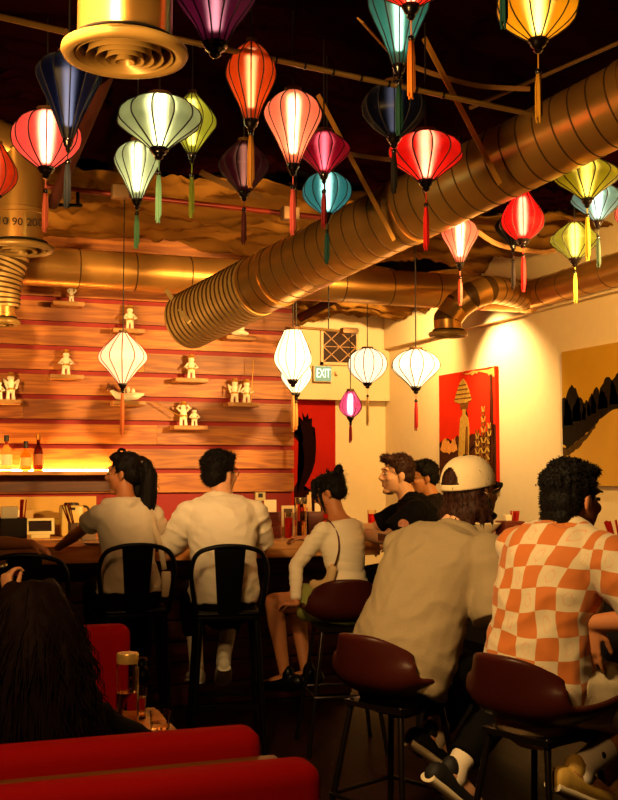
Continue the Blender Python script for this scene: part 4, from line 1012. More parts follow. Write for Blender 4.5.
def wrinkle(amp=.006, f=(9, 9, 16), seed=0, hem=None):
    def d(co):
        p = V((co.x * f[0] + co.z * 4, co.y * f[1], co.z * f[2] - abs(co.x) * 6)) + V((seed, seed * 2, 0))
        a = noise.noise(p); b = noise.noise(p * 2.1 + V((5, 1, 3)))
        return amp * ((1 - 2.2 * abs(a)) + .45 * b)
    return d
def strands(amp=.006, f=38, seed=0, vert=.22):
    def d(co):
        return amp * (noise.noise(V((co.x * f, co.y * f, co.z * f * vert + seed))) + .6 * noise.noise(V((co.x * f * 2.2, co.y * f * 2.2, co.z * f * .5 + seed))))
    return d
def hand(bm, wr, d, n, curl=25, side=1, size=1.0, spread=5):
    """wr wrist, d pointing direction, n the palm-facing direction, side: +1 thumb lies toward d x n"""
    d = V(d).normalized(); n = V(n); n = (n - d * n.dot(d)).normalized(); l = d.cross(n) * side
    s = size
    tube(bm, [wr - d * .01, wr + d * .02 * s, wr + d * .055 * s, wr + d * .088 * s], [(.024 * s, .018 * s), (.031 * s, .017 * s), (.040 * s, .016 * s), (.039 * s, .013 * s)], 12, lat=l)
    for i, (off, ln) in enumerate(((.031, .072), (.0105, .082), (-.0105, .076), (-.031, .060))):
        p = wr + d * .084 * s + l * off * s; a = R((1.5 - i) * spread)
        dd = (d * math.cos(a) + l * math.sin(a)).normalized(); pts = [p - dd * .012 * s]; ang = 0
        q = p.copy(); pts.append(q.copy())
        for k, fr in enumerate((.46, .31, .23)):
            ang += R(curl * (1 + .12 * i)); dr = dd * math.cos(ang) + n * math.sin(ang); q = q + dr * ln * fr * s; pts.append(q.copy())
        tube(bm, pts, [.0095 * s, .0095 * s, .0088 * s, .008 * s, .0068 * s], 8)
    p = wr + d * .022 * s + l * .026 * s
    t1 = (d * .62 + l * .72 + n * .28).normalized(); t2 = (d * .9 + l * .25 + n * .4).normalized()
    tube(bm, [p - t1 * .012 * s, p + t1 * .034 * s, p + t1 * .034 * s + t2 * .030 * s, p + t1 * .034 * s + t2 * .052 * s], [.013 * s, .0115 * s, .0098 * s, .0078 * s], 8)
class Person: pass
def person(label, loc, phi, hs=.75, sc=1.0, female=False, lean=(4, 14), twist=0, tilt=0, head=(0, 0, 0), arms=None, legs=None, skin=None, wide=1.0,
           shirt=None, pants=None, shoe=None, vox=.0065, socks=None, neck_f=.03, belly=1.0, neck=.158):
    """local frame: faces +Y, right hand +X, feet side down. arms[side]=(elbow, wrist, dir, palm, curl)"""
    P = Person(); root = empty('person', label, 'person', V((loc[0], loc[1], 0)), -R(phi)); P.root = root
    Mi = (Matrix.Translation(root.location) @ Matrix.Rotation(-R(phi), 4, 'Z')).inverted(); P.Mi = Mi
    skin = skin or SK
    pel = V((0, 0, hs + .085 * sc)); N = 12; L = .50 * sc; S = [pel]; T = []
    Lat = []
    for i in range(N + 1):
        a = R(lean[0] + (lean[1] - lean[0]) * i / N); b = R(tilt) * (i / N) if not isinstance(tilt, tuple) else R(tilt[0] + (tilt[1] - tilt[0]) * i / N)
        t = V((math.sin(b), math.sin(a) * math.cos(b), math.cos(a) * math.cos(b))).normalized(); T.append(t)
        tw = R(twist) * i / N; Lat.append(V((math.cos(tw), -math.sin(tw), 0)))
        if i: S.append(S[-1] + t * (L / N))
    def sp(s):
        f = max(0, min(1, s)) * N; i = min(N - 1, int(f)); return S[i].lerp(S[i + 1], f - i) + (T[0] * (s * L) if s < 0 else (T[-1] * ((s - 1) * L) if s > 1 else V((0, 0, 0))))
    def lt(s): return Lat[max(0, min(N, int(round(s * N))))]
    def fw(s):
        x = lt(s); t = T[max(0, min(N, int(round(s * N))))]; return t.cross(x).normalized() if t.cross(x).y > -9 else x
    if female: TR = [(-.10, .150, .115), (0, .168, .120), (.14, .155, .108), (.34, .125, .092), (.52, .138, .104), (.70, .150, .112), (.86, .152, .092), (.96, .112, .070), (1.02, .062, .056)]
    else: TR = [(-.10, .145, .115), (0, .160, .120), (.16, .152, .112), (.34, .150, .108), (.55, .164, .116), (.74, .180, .120), (.88, .178, .100), (.97, .122, .076), (1.03, .068, .062)]
    TR = [(s, rx * sc * wide, ry * sc * (belly if .05 < s < .7 else 1)) for s, rx, ry in TR]
    bm = bmesh.new()
    tube(bm, [sp(s) for s, _, _ in TR], [(a, b) for _, a, b in TR], 22, lat=[lt(s) for s, _, _ in TR])
    shw = (.150 if female else .182) * sc * (wide * .5 + .5)
    up = T[-1]
    hb = lean[1] * .55
    hd_up = V((math.sin(R(tilt if not isinstance(tilt, tuple) else tilt[1])) * .5, math.sin(R(hb)), math.cos(R(hb)))).normalized()
    Nk = sp(1.0); H = Nk + hd_up * neck * sc + V((0, neck_f, 0)) * 1.0
    tube(bm, [Nk - up * .05, Nk.lerp(H, .3), Nk.lerp(H, .72)], [.062 * sc, (.050 if female else .057) * sc, (.048 if female else .056) * sc], 16)
    # head
    HM = Matrix.Translation(H) @ Matrix.Rotation(-R(head[0]), 4, 'Z') @ Matrix.Rotation(R(head[1]), 4, 'X') @ Matrix.Rotation(R(head[2]), 4, 'Y') @ Matrix.Scale(sc * (.96 if female else 1), 4)
    P.HM = HM
    E = lambda c, r, rot=None: ell(bm, V((0, 0, 0)), r, HM @ Matrix.Translation(c) @ (rot or Matrix.Identity(4)), 20)
    E((0, -.018, .035), (.074, .092, .082)); E((0, .030, -.030), (.062, .064, .078)); E((0, .030, -.070), (.050, .055, .045)); E((0, .068, -.104), (.026, .026, .020))
    E((0, .078, .034), (.048, .018, .014)); E((.038, .062, -.022), (.022, .025, .022)); E((-.038, .062, -.022), (.022, .025, .022))
    Pt = lambda *q: HM @ V(q)
    tube(bm, [Pt(0, .086, .022), Pt(0, .098, .002), Pt(0, .112, -.022), Pt(0, .098, -.036)], [.009, .0105, .0135, .010], 10)
    E((.011, .096, -.030), (.008, .010, .007)); E((-.011, .096, -.030), (.008, .010, .007))
    E((0, .088, -.058), (.024, .012, .006)); E((0, .086, -.071), (.021, .012, .007))
    for sx in (-1, 1):
        E((sx * .077, -.008, -.006), (.009, .021, .032), Matrix.Rotation(R(sx * 20), 4, 'Z') @ Matrix.Rotation(R(-10), 4, 'X')); E((sx * .074, -.004, -.034), (.007, .010, .010))
    # arms
    P.sh, P.el, P.wr = {}, {}, {}
    arms = arms or {}
    for sd_, sx in (('L', -1), ('R', 1)):
        a = arms.get(sd_, None)
        s0 = sp(.855) + lt(.9) * (sx * shw) - fw(.9) * 0
        if a is None: a = (s0 + V((sx * .05, .06, -.27)), s0 + V((sx * 0, .28, -.26)), (0, 1, -.1), (0, 0, -1), 25)
        e, w_ = V(a[0]), V(a[1])
        ua, fa = .285 * sc, .250 * sc
        if len(a) < 6 or a[5]:
            e = s0 + (e - s0).normalized() * ua * (a[6] if len(a) > 6 else 1.0); w_ = e + (w_ - e).normalized() * fa
        P.sh[sd_], P.el[sd_], P.wr[sd_] = s0, e, w_
        k = (.84 if female else 1) * sc
        ell(bm, s0, (.058 * k, .056 * k, .060 * k))
        tube(bm, [s0, s0.lerp(e, .35), s0.lerp(e, .75), e], [.054 * k, .050 * k, .043 * k, .040 * k], 14)
        tube(bm, [e, e.lerp(w_, .25), e.lerp(w_, .65), w_], [.040 * k, .042 * k, .033 * k, .026 * k], 14)
        hand(bm, w_, a[2], a[3], a[4], side=(1 if sd_ == 'R' else -1) * (a[7] if len(a) > 7 else 1), size=.88 * sc if female else sc)
    # legs
    P.hip, P.kn, P.an = {}, {}, {}
    legs = legs or {}
    for sd_, sx in (('L', -1), ('R', 1)):
        hp = pel + V((sx * .088 * sc * wide, .02, -.015)); g = legs.get(sd_)
        kn, an = (V((sx * .13, .43 * sc, hs + .05)), V((sx * .12, .30, hs - .37))) if g is None else (V(g[0]), V(g[1]))
        P.hip[sd_], P.kn[sd_], P.an[sd_] = hp, kn, an
        tube(bm, [hp, hp.lerp(kn, .4), hp.lerp(kn, .8), kn], [.088 * sc, .080 * sc, .064 * sc, .058 * sc], 16)
        tube(bm, [kn, kn.lerp(an, .3), kn.lerp(an, .7), an], [.057 * sc, .057 * sc, .042 * sc, .034 * sc], 14)
        td = V((sx * .04, 1, -.18)) if g is None or len(g) < 3 else V(g[2]); td.normalize()
        tube(bm, [an + V((0, 0, -.03)) - td * .04, an + td * .06 + V((0, 0, -.045)), an + td * .15 + V((0, 0, -.055))], [.034 * sc, .036 * sc, .024 * sc], 12)
        P.toe = getattr(P, 'toe', {}); P.toe[sd_] = td
    remesh('body', bm, vox, skin, root, 3)
    # eyes
    for sx in (-1, 1):
        bm = bmesh.new(); ell(bm, V((0, 0, 0)), (.0120, .0100, .0070), HM @ Matrix.Translation((sx * .030, .0800, .008)), 12); ey = from_bm('eye', bm, M_eyew, root)
        bm = bmesh.new(); ell(bm, V((0, 0, 0)), (.0062, .003, .0062), HM @ Matrix.Translation((sx * .030, .0892, .008)), 10); o = from_bm('iris', bm, M_iris, ey)
        bm = bmesh.new(); tube(bm, [HM @ V((sx * q, .0915 - abs(q - .03) * .35, .031 + .004 * (1 - abs(q - .034) / .02))) for q in (.012, .024, .036, .048)], [(.003, .0035)] * 4, 8); from_bm('eyebrow', bm, M_hair, root)
    # shirt
    if shirt:
        inf = shirt.get('inf', .016); h0 = shirt.get('hem', -.06); loose = shirt.get('loose', 0.0); top = shirt.get('top', .985)
        bm = bmesh.new(); rr = []
        ss = [h0] + [q[0] for q in TR if q[0] > h0 + .03 and q[0] < top] + [top]
        def rad(s):
            for A, Bq in zip(TR, TR[1:]):
                if s <= Bq[0]: t = max(0, (s - A[0]) / (Bq[0] - A[0])); return A[1] + (Bq[1] - A[1]) * t, A[2] + (Bq[2] - A[2]) * t
            return TR[-1][1], TR[-1][2]
        for s in ss:
            a, b = rad(s); lo = loose * max(0, 1 - max(0, s) / .8); rr.append((a + inf + lo, b + inf + lo * .8))
        tube(bm, [sp(s) for s in ss], rr, 26, lat=[lt(s) for s in ss], cap='flat')
        if not female and not shirt.get('collar'):
            tube(bm, [sp(.94), Nk.lerp(H, .16)], [(.088 * sc, .078 * sc), (.067 * sc, .066 * sc)], 20, lat=[lt(1), lt(1)], cap='flat')
        if shirt.get('collar'):
            tube(bm, [sp(.955), sp(1.02) + up * .0], [(.098, .085), (.080, .078)], 20, lat=[lt(1), lt(1)], cap='flat')
        if shirt.get('hood'):
            tube(bm, [sp(.98) - fw(1) * .0 + lt(1) * -.11, sp(.97) - V((0, .075, 0)), sp(.98) + lt(1) * .11], [.028, .04, .028], 12)
        k = (.84 if female else 1) * sc
        for sd_ in 'LR':
            s0, e, w_ = P.sh[sd_], P.el[sd_], P.wr[sd_]; f = shirt.get('sleeve', .75); fl = shirt.get('flare', .014)
            ell(bm, s0, tuple((q + inf * .7) * k for q in (.053, .052, .054)))
            if not female: tube(bm, [sp(.985) + lt(1) * (.03 if sd_ == 'R' else -.03), s0 + V((0, 0, .004))], [(.046 if female else .058) * k, (.044 if female else .050) * k], 14)
            tube(bm, [sp(.84), s0], [.062 * k, .060 * k], 14)
            if f <= 1: tube(bm, [s0, s0.lerp(e, f * .5), s0.lerp(e, f)], [(.056 + inf) * k, (.052 + inf + fl * .6) * k, (.048 + inf + fl) * k], 16, cap='flat')
            else:
                tube(bm, [s0, s0.lerp(e, .5), e], [(.054 + inf) * k, (.048 + inf) * k, (.043 + inf * .8) * k], 14)
                tube(bm, [e, e.lerp(w_, .4), e.lerp(w_, f - 1)], [(.042 + inf * .8) * k, (.041 + inf * .6) * k, (.029 + inf * .6) * k], 14, cap='flat')
        P.shirt = remesh('shirt', bm, shirt.get('vox', .0075), shirt['mat'], root, 8, disp=wrinkle(shirt.get('wr', .005), seed=loc[0], f=shirt.get('wf', (9, 9, 16))))
    if pants:
        f = pants.get('len', 1.9); inf = pants.get('inf', .014); bm = bmesh.new()
        ss = [-.16, -.05, .06, .16]
        tube(bm, [sp(s) for s in ss], [(TR[0][1] + inf * .7, TR[0][2] + inf * .7), (TR[1][1] + inf * .6, TR[1][2] + inf * .6), (TR[2][1] + inf * .5, TR[2][2] + inf * .5), (TR[2][1] + inf * .3, TR[2][2] + inf * .3)], 22, lat=[lt(0)] * 4)
        for sd_ in 'LR':
            hp, kn, an = P.hip[sd_], P.kn[sd_], P.an[sd_]
            if f <= 1: tube(bm, [hp, hp.lerp(kn, f * .5), hp.lerp(kn, f)], [.088 * sc + inf, .082 * sc + inf * 1.3, .072 * sc + inf * 1.9], 16, cap='flat')
            else:
                tube(bm, [hp, hp.lerp(kn, .5), kn], [.088 * sc + inf, .076 * sc + inf, .060 * sc + inf], 16)
                tube(bm, [kn, kn.lerp(an, .4), kn.lerp(an, f - 1)], [.060 * sc + inf, .056 * sc + inf, .046 * sc + inf], 16, cap='flat')
        remesh('trousers', bm, .009, pants['mat'], root, 4, disp=wrinkle(.004, seed=3))
    if socks:
        for sd_ in 'LR':
            kn, an = P.kn[sd_], P.an[sd_]; bm = bmesh.new(); tube(bm, [an.lerp(kn, socks[1]), an.lerp(kn, .05), an + V((0, 0, -.03))], [.046 * sc, .040 * sc, .042 * sc], 14); sk = from_bm('sock', bm, socks[0], root)
            if len(socks) > 2:
                for q in (.25, .30): bm = bmesh.new(); c_ = an.lerp(kn, socks[1] * .8); ell(bm, c_ + V((.036, -.024, 0)) if sd_ == 'R' else c_ + V((.036, -.02, 0)), (.010, .014, .016), seg=10)
                from_bm('sock_emblem', bm, socks[2], sk)
    if shoe:
        for sd_ in 'LR':
            an, td = P.an[sd_], P.toe[sd_]; lat = V((td.y, -td.x, 0)).normalized(); dn = lat.cross(td).normalized(); dn = dn if dn.z < 0 else -dn
            bm = bmesh.new(); b0 = an + dn * .058
            tube(bm, [b0 - td * .075, b0 - td * .02, b0 + td * .06, b0 + td * .13, b0 + td * .185], [(.038, .045), (.042, .050), (.044, .036), (.046, .030), (.034, .024)], 16, lat=lat)
            ell(bm, an + dn * .01 - td * .02, (.036, .036, .05))
            so = remesh('shoe', bm, .006, shoe[0], root, 3)
            if len(shoe) > 1:
                bm = bmesh.new(); b1 = an + dn * .084
                tube(bm, [b1 - td * .098, b1 - td * .03, b1 + td * .05, b1 + td * .14, b1 + td * .20], [(.036, .019), (.047, .020), (.047, .020), (.050, .020), (.034, .018)], 16, lat=lat, cap='flat'); from_bm('shoe_sole', bm, shoe[1], so, True, 50)
            if len(shoe) > 2:
                for q in (0, 1, 2):
                    bm = bmesh.new(); c0 = b0 + td * (.05 + .022 * q) - dn * (.038 - .004 * q); bar(bm, c0 - lat * .028, c0 + lat * .028, .004); from_bm('shoe_strap', bm, shoe[2], so, False)
    return P
def hair_cap(bm, HM, grow=1.0, back=1.0, front=.074, low=-.05):
    E = lambda c, r: ell(bm, V((0, 0, 0)), r, HM @ Matrix.Translation(c), 22)
    g = grow
    E((0, -.026, .046), (.083 * g, .094 * g, .084 * g)); E((0, -.052, -.005), (.076 * g, .064 * g, .07 * back)); E((0, .030, .098), (.060, front - .018, .030 * g))
    E((.066, -.012, .038), (.020, .042, .040)); E((-.066, -.012, .038), (.020, .042, .040))
def tufts(bm, HM, n, seed, r0=.088, ln=.03, zmin=.02, tilt=(0, 0, 0), th=.008):
    rnd = random.Random(seed); k = 0
    while k < n:
        v = V((rnd.gauss(0, 1), rnd.gauss(0, 1), rnd.gauss(0, 1))).normalized()
        if v.z < zmin or v.y > .78: continue
        k += 1
        c = V((v.x * .080, -.026 + v.y * .094, .046 + v.z * .084)); o = (v + V(tilt) + V((rnd.uniform(-.5, .5), rnd.uniform(-.5, .5), rnd.uniform(-.2, .2)))).normalized()
        p = [HM @ (c - v * .012), HM @ (c + (v * .3 + o * .7).normalized() * ln * .55), HM @ (c + o * ln)]
        tube(bm, p, [th, th * .7, th * .28], 6)
def fuzz(o, n, ln, seed, flow=(0, 0, 0), th=.0022, out=.6):
    """loose strands over a hair mesh, kept in the same mesh"""
    me = o.data; rnd = random.Random(seed); bm = bmesh.new(); bm.from_mesh(me); bm.faces.ensure_lookup_table(); nf = len(bm.faces)
    src = [(bm.faces[i].calc_center_median(), bm.faces[i].normal.copy()) for i in (rnd.randrange(nf) for _ in range(n))]
    for c, nn in src:
        d = (nn * out + V(flow) + V((rnd.gauss(0, .3), rnd.gauss(0, .3), rnd.gauss(0, .3)))).normalized(); l_ = ln * rnd.uniform(.5, 1.2)
        x = d.orthogonal().normalized(); y = d.cross(x); b0 = c - nn * .004
        mid = c + (nn * .3 + d * .7).normalized() * l_ * .5; tip = mid + (d + V(flow) * .6 + V((0, 0, -.3))).normalized() * l_ * .5
        ra = [bm.verts.new(b0 + x * th * math.cos(a) + y * th * math.sin(a)) for a in (0, 2.1, 4.2)]
        rb = [bm.verts.new(mid + x * th * .7 * math.cos(a) + y * th * .7 * math.sin(a)) for a in (0, 2.1, 4.2)]
        tp = bm.verts.new(tip)
        for k in range(3):
            bm.faces.new((ra[k], ra[(k + 1) % 3], rb[(k + 1) % 3], rb[k])); bm.faces.new((rb[k], rb[(k + 1) % 3], tp))
    bm.to_mesh(me); bm.free(); me.polygons.foreach_set('use_smooth', [True] * len(me.polygons)); return o
def brows_glasses(P, col=(.9, .6, .2)):
    bm = bmesh.new(); HM = P.HM
    for sx in (-1, 1):
        pts = [HM @ V((sx * .031 + .021 * math.cos(a), .100 - .10 * (sx * .031 + .021 * math.cos(a)) ** 2 * 8, .006 + .018 * math.sin(a))) for a in [2 * math.pi * k / 16 for k in range(17)]]
        tube(bm, pts, .0022, 6, cap='flat'); tube(bm, [HM @ V((sx * .052, .094, .010)), HM @ V((sx * .076, .06, .012)), HM @ V((sx * .084, -.015, .006))], .0022, 6)
    tube(bm, [HM @ V((-.010, .1, .008)), HM @ V((.010, .1, .008))], .0022, 6)
    from_bm('glasses', bm, mat('wire_gold', '#c8983a', .25, metal=.9), P.root)
    bm = bmesh.new()
    return P

def L2(P_loc, phi, w_):  # room point to a person's local frame
    return (Matrix.Translation(V((P_loc[0], P_loc[1], 0))) @ Matrix.Rotation(-R(phi), 4, 'Z')).inverted() @ w_
def D2(phi, d): return Matrix.Rotation(R(phi), 3, 'Z') @ V(d)
M_denimb = cloth('black_trousers', '#080605'); M_whitesh = mat('shoe_white', '#e6dcc6', .6)
M_tee = cloth('white_tee', '#e9ddc8'); M_tee2 = cloth('cream_tee', '#e6d6bc'); M_top = cloth('ribbed_white', '#ecdcc2')

# --- ponytail woman
loc = W(129, 600, 6.0); loc = (loc.x, loc.y); phi = 2
metal_stool('black metal stool under the woman with the ponytail', (loc[0] + .02, loc[1] - .02, 0), 6)
el = L2(loc, phi, W(84, 528, 6.12)); wr = L2(loc, phi, W(52, 552, 6.4))
P = person('woman with a long dark ponytail in a white hooded T-shirt at the bar', loc, phi, .755, .97, True, (4, 10), twist=-8, tilt=(0, -3), head=(-62, -4, 0),
           arms={'L': (el, wr, wr - el, (0, 0, -1), 20), 'R': ((.22, .20, 1.08), (.10, .40, 1.09), (-.3, 1, 0), (0, 0, -1), 25)},
           skin=SK2, shirt=dict(mat=M_tee2, sleeve=.52, inf=.014, hem=-.02, hood=True, flare=.012, wr=.005), pants=dict(mat=M_denimb, len=1.9), shoe=(M_black,), wide=1.02)
bm = bmesh.new(); hair_cap(bm, P.HM, 1.0)
Q = lambda *q: P.HM @ V(q)
tube(bm, [Q(0, -.10, .065), Q(.0, -.135, .045), Q(.005, -.15, -.02), Q(.0, -.145, -.12), Q(-.01, -.13, -.22), Q(-.03, -.10, -.29), Q(-.05, -.08, -.33)], [.028, .036, .044, .048, .044, .030, .010], 14)
tube(bm, [Q(.06, -.04, -.02), Q(.05, -.07, -.10), Q(.03, -.10, -.20)], [.03, .04, .02], 10)
fuzz(remesh('hair', bm, .0055, M_hair, P.root, 2, disp=strands(.005)), 500, .03, 1, (0, -.3, -.9), .0018, .25)
bm = bmesh.new(); tube(bm, [Q(0, -.108, .062), Q(0, -.122, .052)], .036, 14); from_bm('hair_tie', bm, M_iris, P.root)
bm = bmesh.new(); tube(bm, smooth_path([Q(-.02, .02, .135), Q(0, .01, .145), Q(.03, .0, .138)], 4), .008, 8); from_bm('hair_clip', bm, M_hair, P.root)
sR = P.sh['R']; bm = bmesh.new()
tube(bm, smooth_path([sR + V((-.03, .05, .05)), sR + V((-.03, -.03, .075)), sR + V((-.02, -.09, -.02)), sR + V((.02, -.12, -.16)), sR + V((.05, -.10, -.30))], 5), (.014, .004), 8, lat=V((1, 0, 0)), cap='flat'); st = from_bm('bag_strap', bm, cloth('strap_cream', '#c9b494'), P.root)
bm = bmesh.new(); box(bm, sR + V((.06, -.10, -.38)), (.05, .04, .14), None, .01); from_bm('bag_tag', bm, MATS['strap_cream'], P.root)

# --- man in white T-shirt
loc = W(224, 600, 5.95); loc = (loc.x, loc.y); phi = 8
metal_stool('black metal stool under the man in the plain white T-shirt', (loc[0] + .0, loc[1] - .04, 0), 11)
P = person('man with short black hair and glasses in a plain white T-shirt', loc, phi, .755, 1.0, False, (5, 22), neck=.145, head=(50, 0, 0), tilt=(0, 0),
           arms={'L': ((-.27, .20, 1.07), (-.10, .42, 1.10), (.2, 1, 0), (0, 0, -1), 25), 'R': ((.24, .24, 1.07), (.1, .44, 1.10), (-.3, 1, 0), (0, 0, -1), 25)},
           legs={'L': ((-.13, .42, .79), (-.11, .32, .40)), 'R': ((.12, .42, .79), (.02, .16, .46), (.1, 1, -.5))},
           skin=SK3, shirt=dict(mat=M_tee, sleeve=.80, inf=.014, hem=-.12, loose=.012, flare=.012, wr=.008), pants=dict(mat=M_denimb, len=1.6), shoe=(M_whitesh, M_whitesh, mat('strap_brown', '#5a4630', .6)), socks=(mat('sock_white', '#e8dcc8', .9), .42), wide=1.02)
bm = bmesh.new(); hair_cap(bm, P.HM, 1.02, 1.0, .09); tufts(bm, P.HM, 260, 3, ln=.019, tilt=(0, .5, .2), th=.0055); fuzz(remesh('hair', bm, .0055, M_hair, P.root, 1, disp=strands(.004)), 1400, .015, 2, (0, .2, .2)); brows_glasses(P)

# --- woman with bun
loc = W(348, 605, 6.15); loc = (loc.x, loc.y); phi = -42
bucket_stool('dark red bucket stool under the woman with the hair bun', (loc[0] - .085, loc[1] - .10, 0), 10, .69)
el = L2(loc, phi, W(291, 572, 6.15)); wr = L2(loc, phi, W(296, 596, 6.05))
P = person('woman with a hair bun in a ribbed long sleeved white top', loc, phi, .70, .90, True, (3, 12), twist=18, tilt=(0, 0), head=(-8, -20, 0),
           arms={'L': (el, wr, (.1, 1, -.1), (0, 0, -1), 18), 'R': ((.22, .20, 1.02), (.26, .40, 1.08), (0, 1, 0), (0, 0, -1), 25)},
           legs={'L': ((-.13, .40, .75), (-.11, .34, .36)), 'R': ((.12, .40, .75), (.06, .30, .36))},
           skin=SK2, shirt=dict(mat=M_top, sleeve=1.92, inf=.012, hem=-.04, wr=.003, wf=(3, 3, 34), top=.96), pants=dict(mat=cloth('olive_shorts', '#8a8a48'), len=.55, inf=.022), shoe=(M_black,))
bm = bmesh.new(); hair_cap(bm, P.HM, 1.0, .9); Q = lambda *q: P.HM @ V(q)
ell(bm, V((0, 0, 0)), (.031, .031, .031), P.HM @ Matrix.Translation((.01, -.095, .115))); ell(bm, V((0, 0, 0)), (.024, .026, .026), P.HM @ Matrix.Translation((.01, -.105, .13)))
tube(bm, [Q(-.05, .07, .09), Q(-.055, .092, .03), Q(-.06, .085, -.03)], [.022, .018, .008], 8); tube(bm, [Q(-.066, .05, .03), Q(-.07, .055, -.06), Q(-.062, .06, -.115)], [.012, .009, .004], 8)
tube(bm, [Q(.02, .07, .10), Q(-.02, .095, .06), Q(-.045, .095, .03)], [.022, .018, .012], 8)
tufts(bm, P.HM, 14, 8, ln=.05, tilt=(0, -1, .4), th=.005)
fuzz(remesh('hair', bm, .0055, M_hair, P.root, 2, disp=strands(.004)), 500, .022, 3, (0, -.2, -.2), .0016, .3)
sL = P.sh['L']
bm = bmesh.new(); tube(bm, smooth_path([sL + V((.02, .05, .02)), sL + V((.025, .0, .062)), sL + V((.015, -.075, .0)), sL + V((-.005, -.10, -.10)), sL + V((-.03, -.085, -.19))], 5), (.011, .004), 8, lat=V((1, 0, 0)), cap='flat'); from_bm('bag_strap', bm, mat('strap_leather', '#5a2a18', .5), P.root)
bg = empty('shoulder_bag', 'beige crescent shoulder bag under the arm of the woman with the bun', 'bag', P.root.matrix_basis @ (sL + V((-.02, -.01, -.26))), -R(phi))
bm = bmesh.new(); tube(bm, smooth_path([(-.01, -.065, .075), (-.015, -.05, .01), (-.01, -.015, -.03), (.0, .03, -.04), (.0, .075, -.03)], 5), [(.012, .014)] + [(.018, .030)] * 19 + [(.012, .02)], 12); remesh('bag_body', bm, .008, mat('bag_beige', '#c9a878', .5, bump=.05), bg, 3)

# --- man in black T-shirt at the bar end
loc = W(437, 600, 7.15); loc = (loc.x, loc.y); phi = -72
metal_stool('black metal stool under the man in the black T-shirt', (loc[0] + .02, loc[1], 0), -60)
el = L2(loc, phi, W(384, 541, 6.85)); wr = L2(loc, phi, W(350, 531, 6.8))
P = person('man with a short beard in a black T-shirt leaning on the bar end', loc, phi, .74, 1.02, False, (10, 30), head=(-12, 0, 0), tilt=(0, 0),
           arms={'L': (el, wr, wr - el, (0, 0, -1), 25, True), 'R': ((.24, .34, 1.12), (.1, .52, 1.10), (-.4, 1, 0), (0, 0, -1), 25)},
           skin=SK3, shirt=dict(mat=cloth('black_tee', '#080606'), sleeve=.82, inf=.016, hem=-.06, flare=.016), pants=dict(mat=M_denimb, len=1.9), shoe=(M_black,), vox=.0055)
bm = bmesh.new(); hair_cap(bm, P.HM, 1.0, .9, .095); ell(bm, V((0, 0, 0)), (.062, .036, .026), P.HM @ Matrix.Translation((0, .068, .105))); tufts(bm, P.HM, 200, 5, ln=.016, tilt=(0, .8, .3), th=.005); fuzz(remesh('hair', bm, .0055, M_hairb, P.root, 1, disp=strands(.004)), 1200, .017, 4, (0, .3, .2))
bm = bmesh.new(); HM = P.HM
for c_, r_ in (((0, .074, -.108), (.020, .020, .012)), ((0, .050, -.116), (.034, .03, .010)), ((0, .087, -.049), (.022, .010, .003))): ell(bm, V((0, 0, 0)), r_, HM @ Matrix.Translation(c_))
remesh('beard', bm, .0045, mat('beard_brown', '#3a2014', .8), P.root, 1)
sl = P.sh['L'].lerp(P.el['L'], .60); bm = bmesh.new(); d = (P.el['L'] - P.sh['L']).normalized(); dirc = D2(phi, FH * -1); dirc = (dirc - d * dirc.dot(d)).normalized()
tube(bm, [sl + dirc * .074, sl + dirc * .082], (.036, .036), 20, cap='flat'); from_bm('sleeve_print', bm, mat('print_pink', '#b87a66', .8, var=.6, vscale=60), P.root)

# --- man with glasses behind him
loc = W(452, 600, 7.8); loc = (loc.x, loc.y); phi = -64
bucket_stool('dark stool behind the man in black, holding the man with glasses', (loc[0] + .02, loc[1], 0), -70, .72)
P = person('man with black hair and dark glasses behind the man in black', loc, phi, .725, .98, False, (8, 22), head=(-14, -6, 0), skin=SK2, shirt=dict(mat=cloth('dark_tee', '#1a1210'), sleeve=.7), pants=dict(mat=M_denimb), shoe=(M_black,))
bm = bmesh.new(); hair_cap(bm, P.HM, 1.0, .9, .085); tufts(bm, P.HM, 40, 9, ln=.014, th=.007); fuzz(remesh('hair', bm, .006, M_hair, P.root, 1, disp=strands(.004)), 900, .013, 7, (0, .2, .2))
brows_glasses(P)

# --- man in the cap
loc = W(402, 680, 4.15); loc = (loc.x, loc.y); phi = 76
bucket_stool('dark red bucket stool under the man in the cream cap', (loc[0] - .03, loc[1] - .01, 0), 66, .68)
sc_ = 1.06
P = person('man in a cream baseball cap and heather tan T-shirt leaning over the high table', loc, phi, .70, sc_, False, (20, 40), tilt=(0, -4), twist=-14, head=(-4, 8, 0), wide=1.10, belly=1.12, neck_f=.05,
           arms={'L': ((-.28, .50, 1.10), (-.08, .70, 1.18), (.4, 1, 0), (0, 0, -1), 30), 'R': (L2(loc, phi, W(500, 618, 4.05)), L2(loc, phi, W(545, 570, 4.4)), (-.3, 1, 0), (0, 0, -1), 30)},
           legs={'L': ((-.14, .42, .66), L2(loc, phi, W(434, 733, 4.2)), (0, 1, -.7)), 'R': ((.14, .42, .66), L2(loc, phi, W(455, 770, 4.05)), (0, 1, -.8))},
           skin=SK3, shirt=dict(mat=mat('heather_tan', '#8c7a5c', .9, var=.14, vscale=220, bump=.2, bscale=200), sleeve=.86, inf=.022, hem=-.20, loose=.03, flare=.03, wr=.008, vox=.008, wf=(7, 7, 11), top=.97), pants=dict(mat=M_denimb, len=1.85), shoe=(mat('shoe_black', '#14100f', .7), mat('sole_cream', '#e2d2b0', .6)), socks=(mat('sock_pale', '#d8c8b0', .9), .2))
HM = P.HM; Q = lambda *q: HM @ V(q)
bm = bmesh.new()
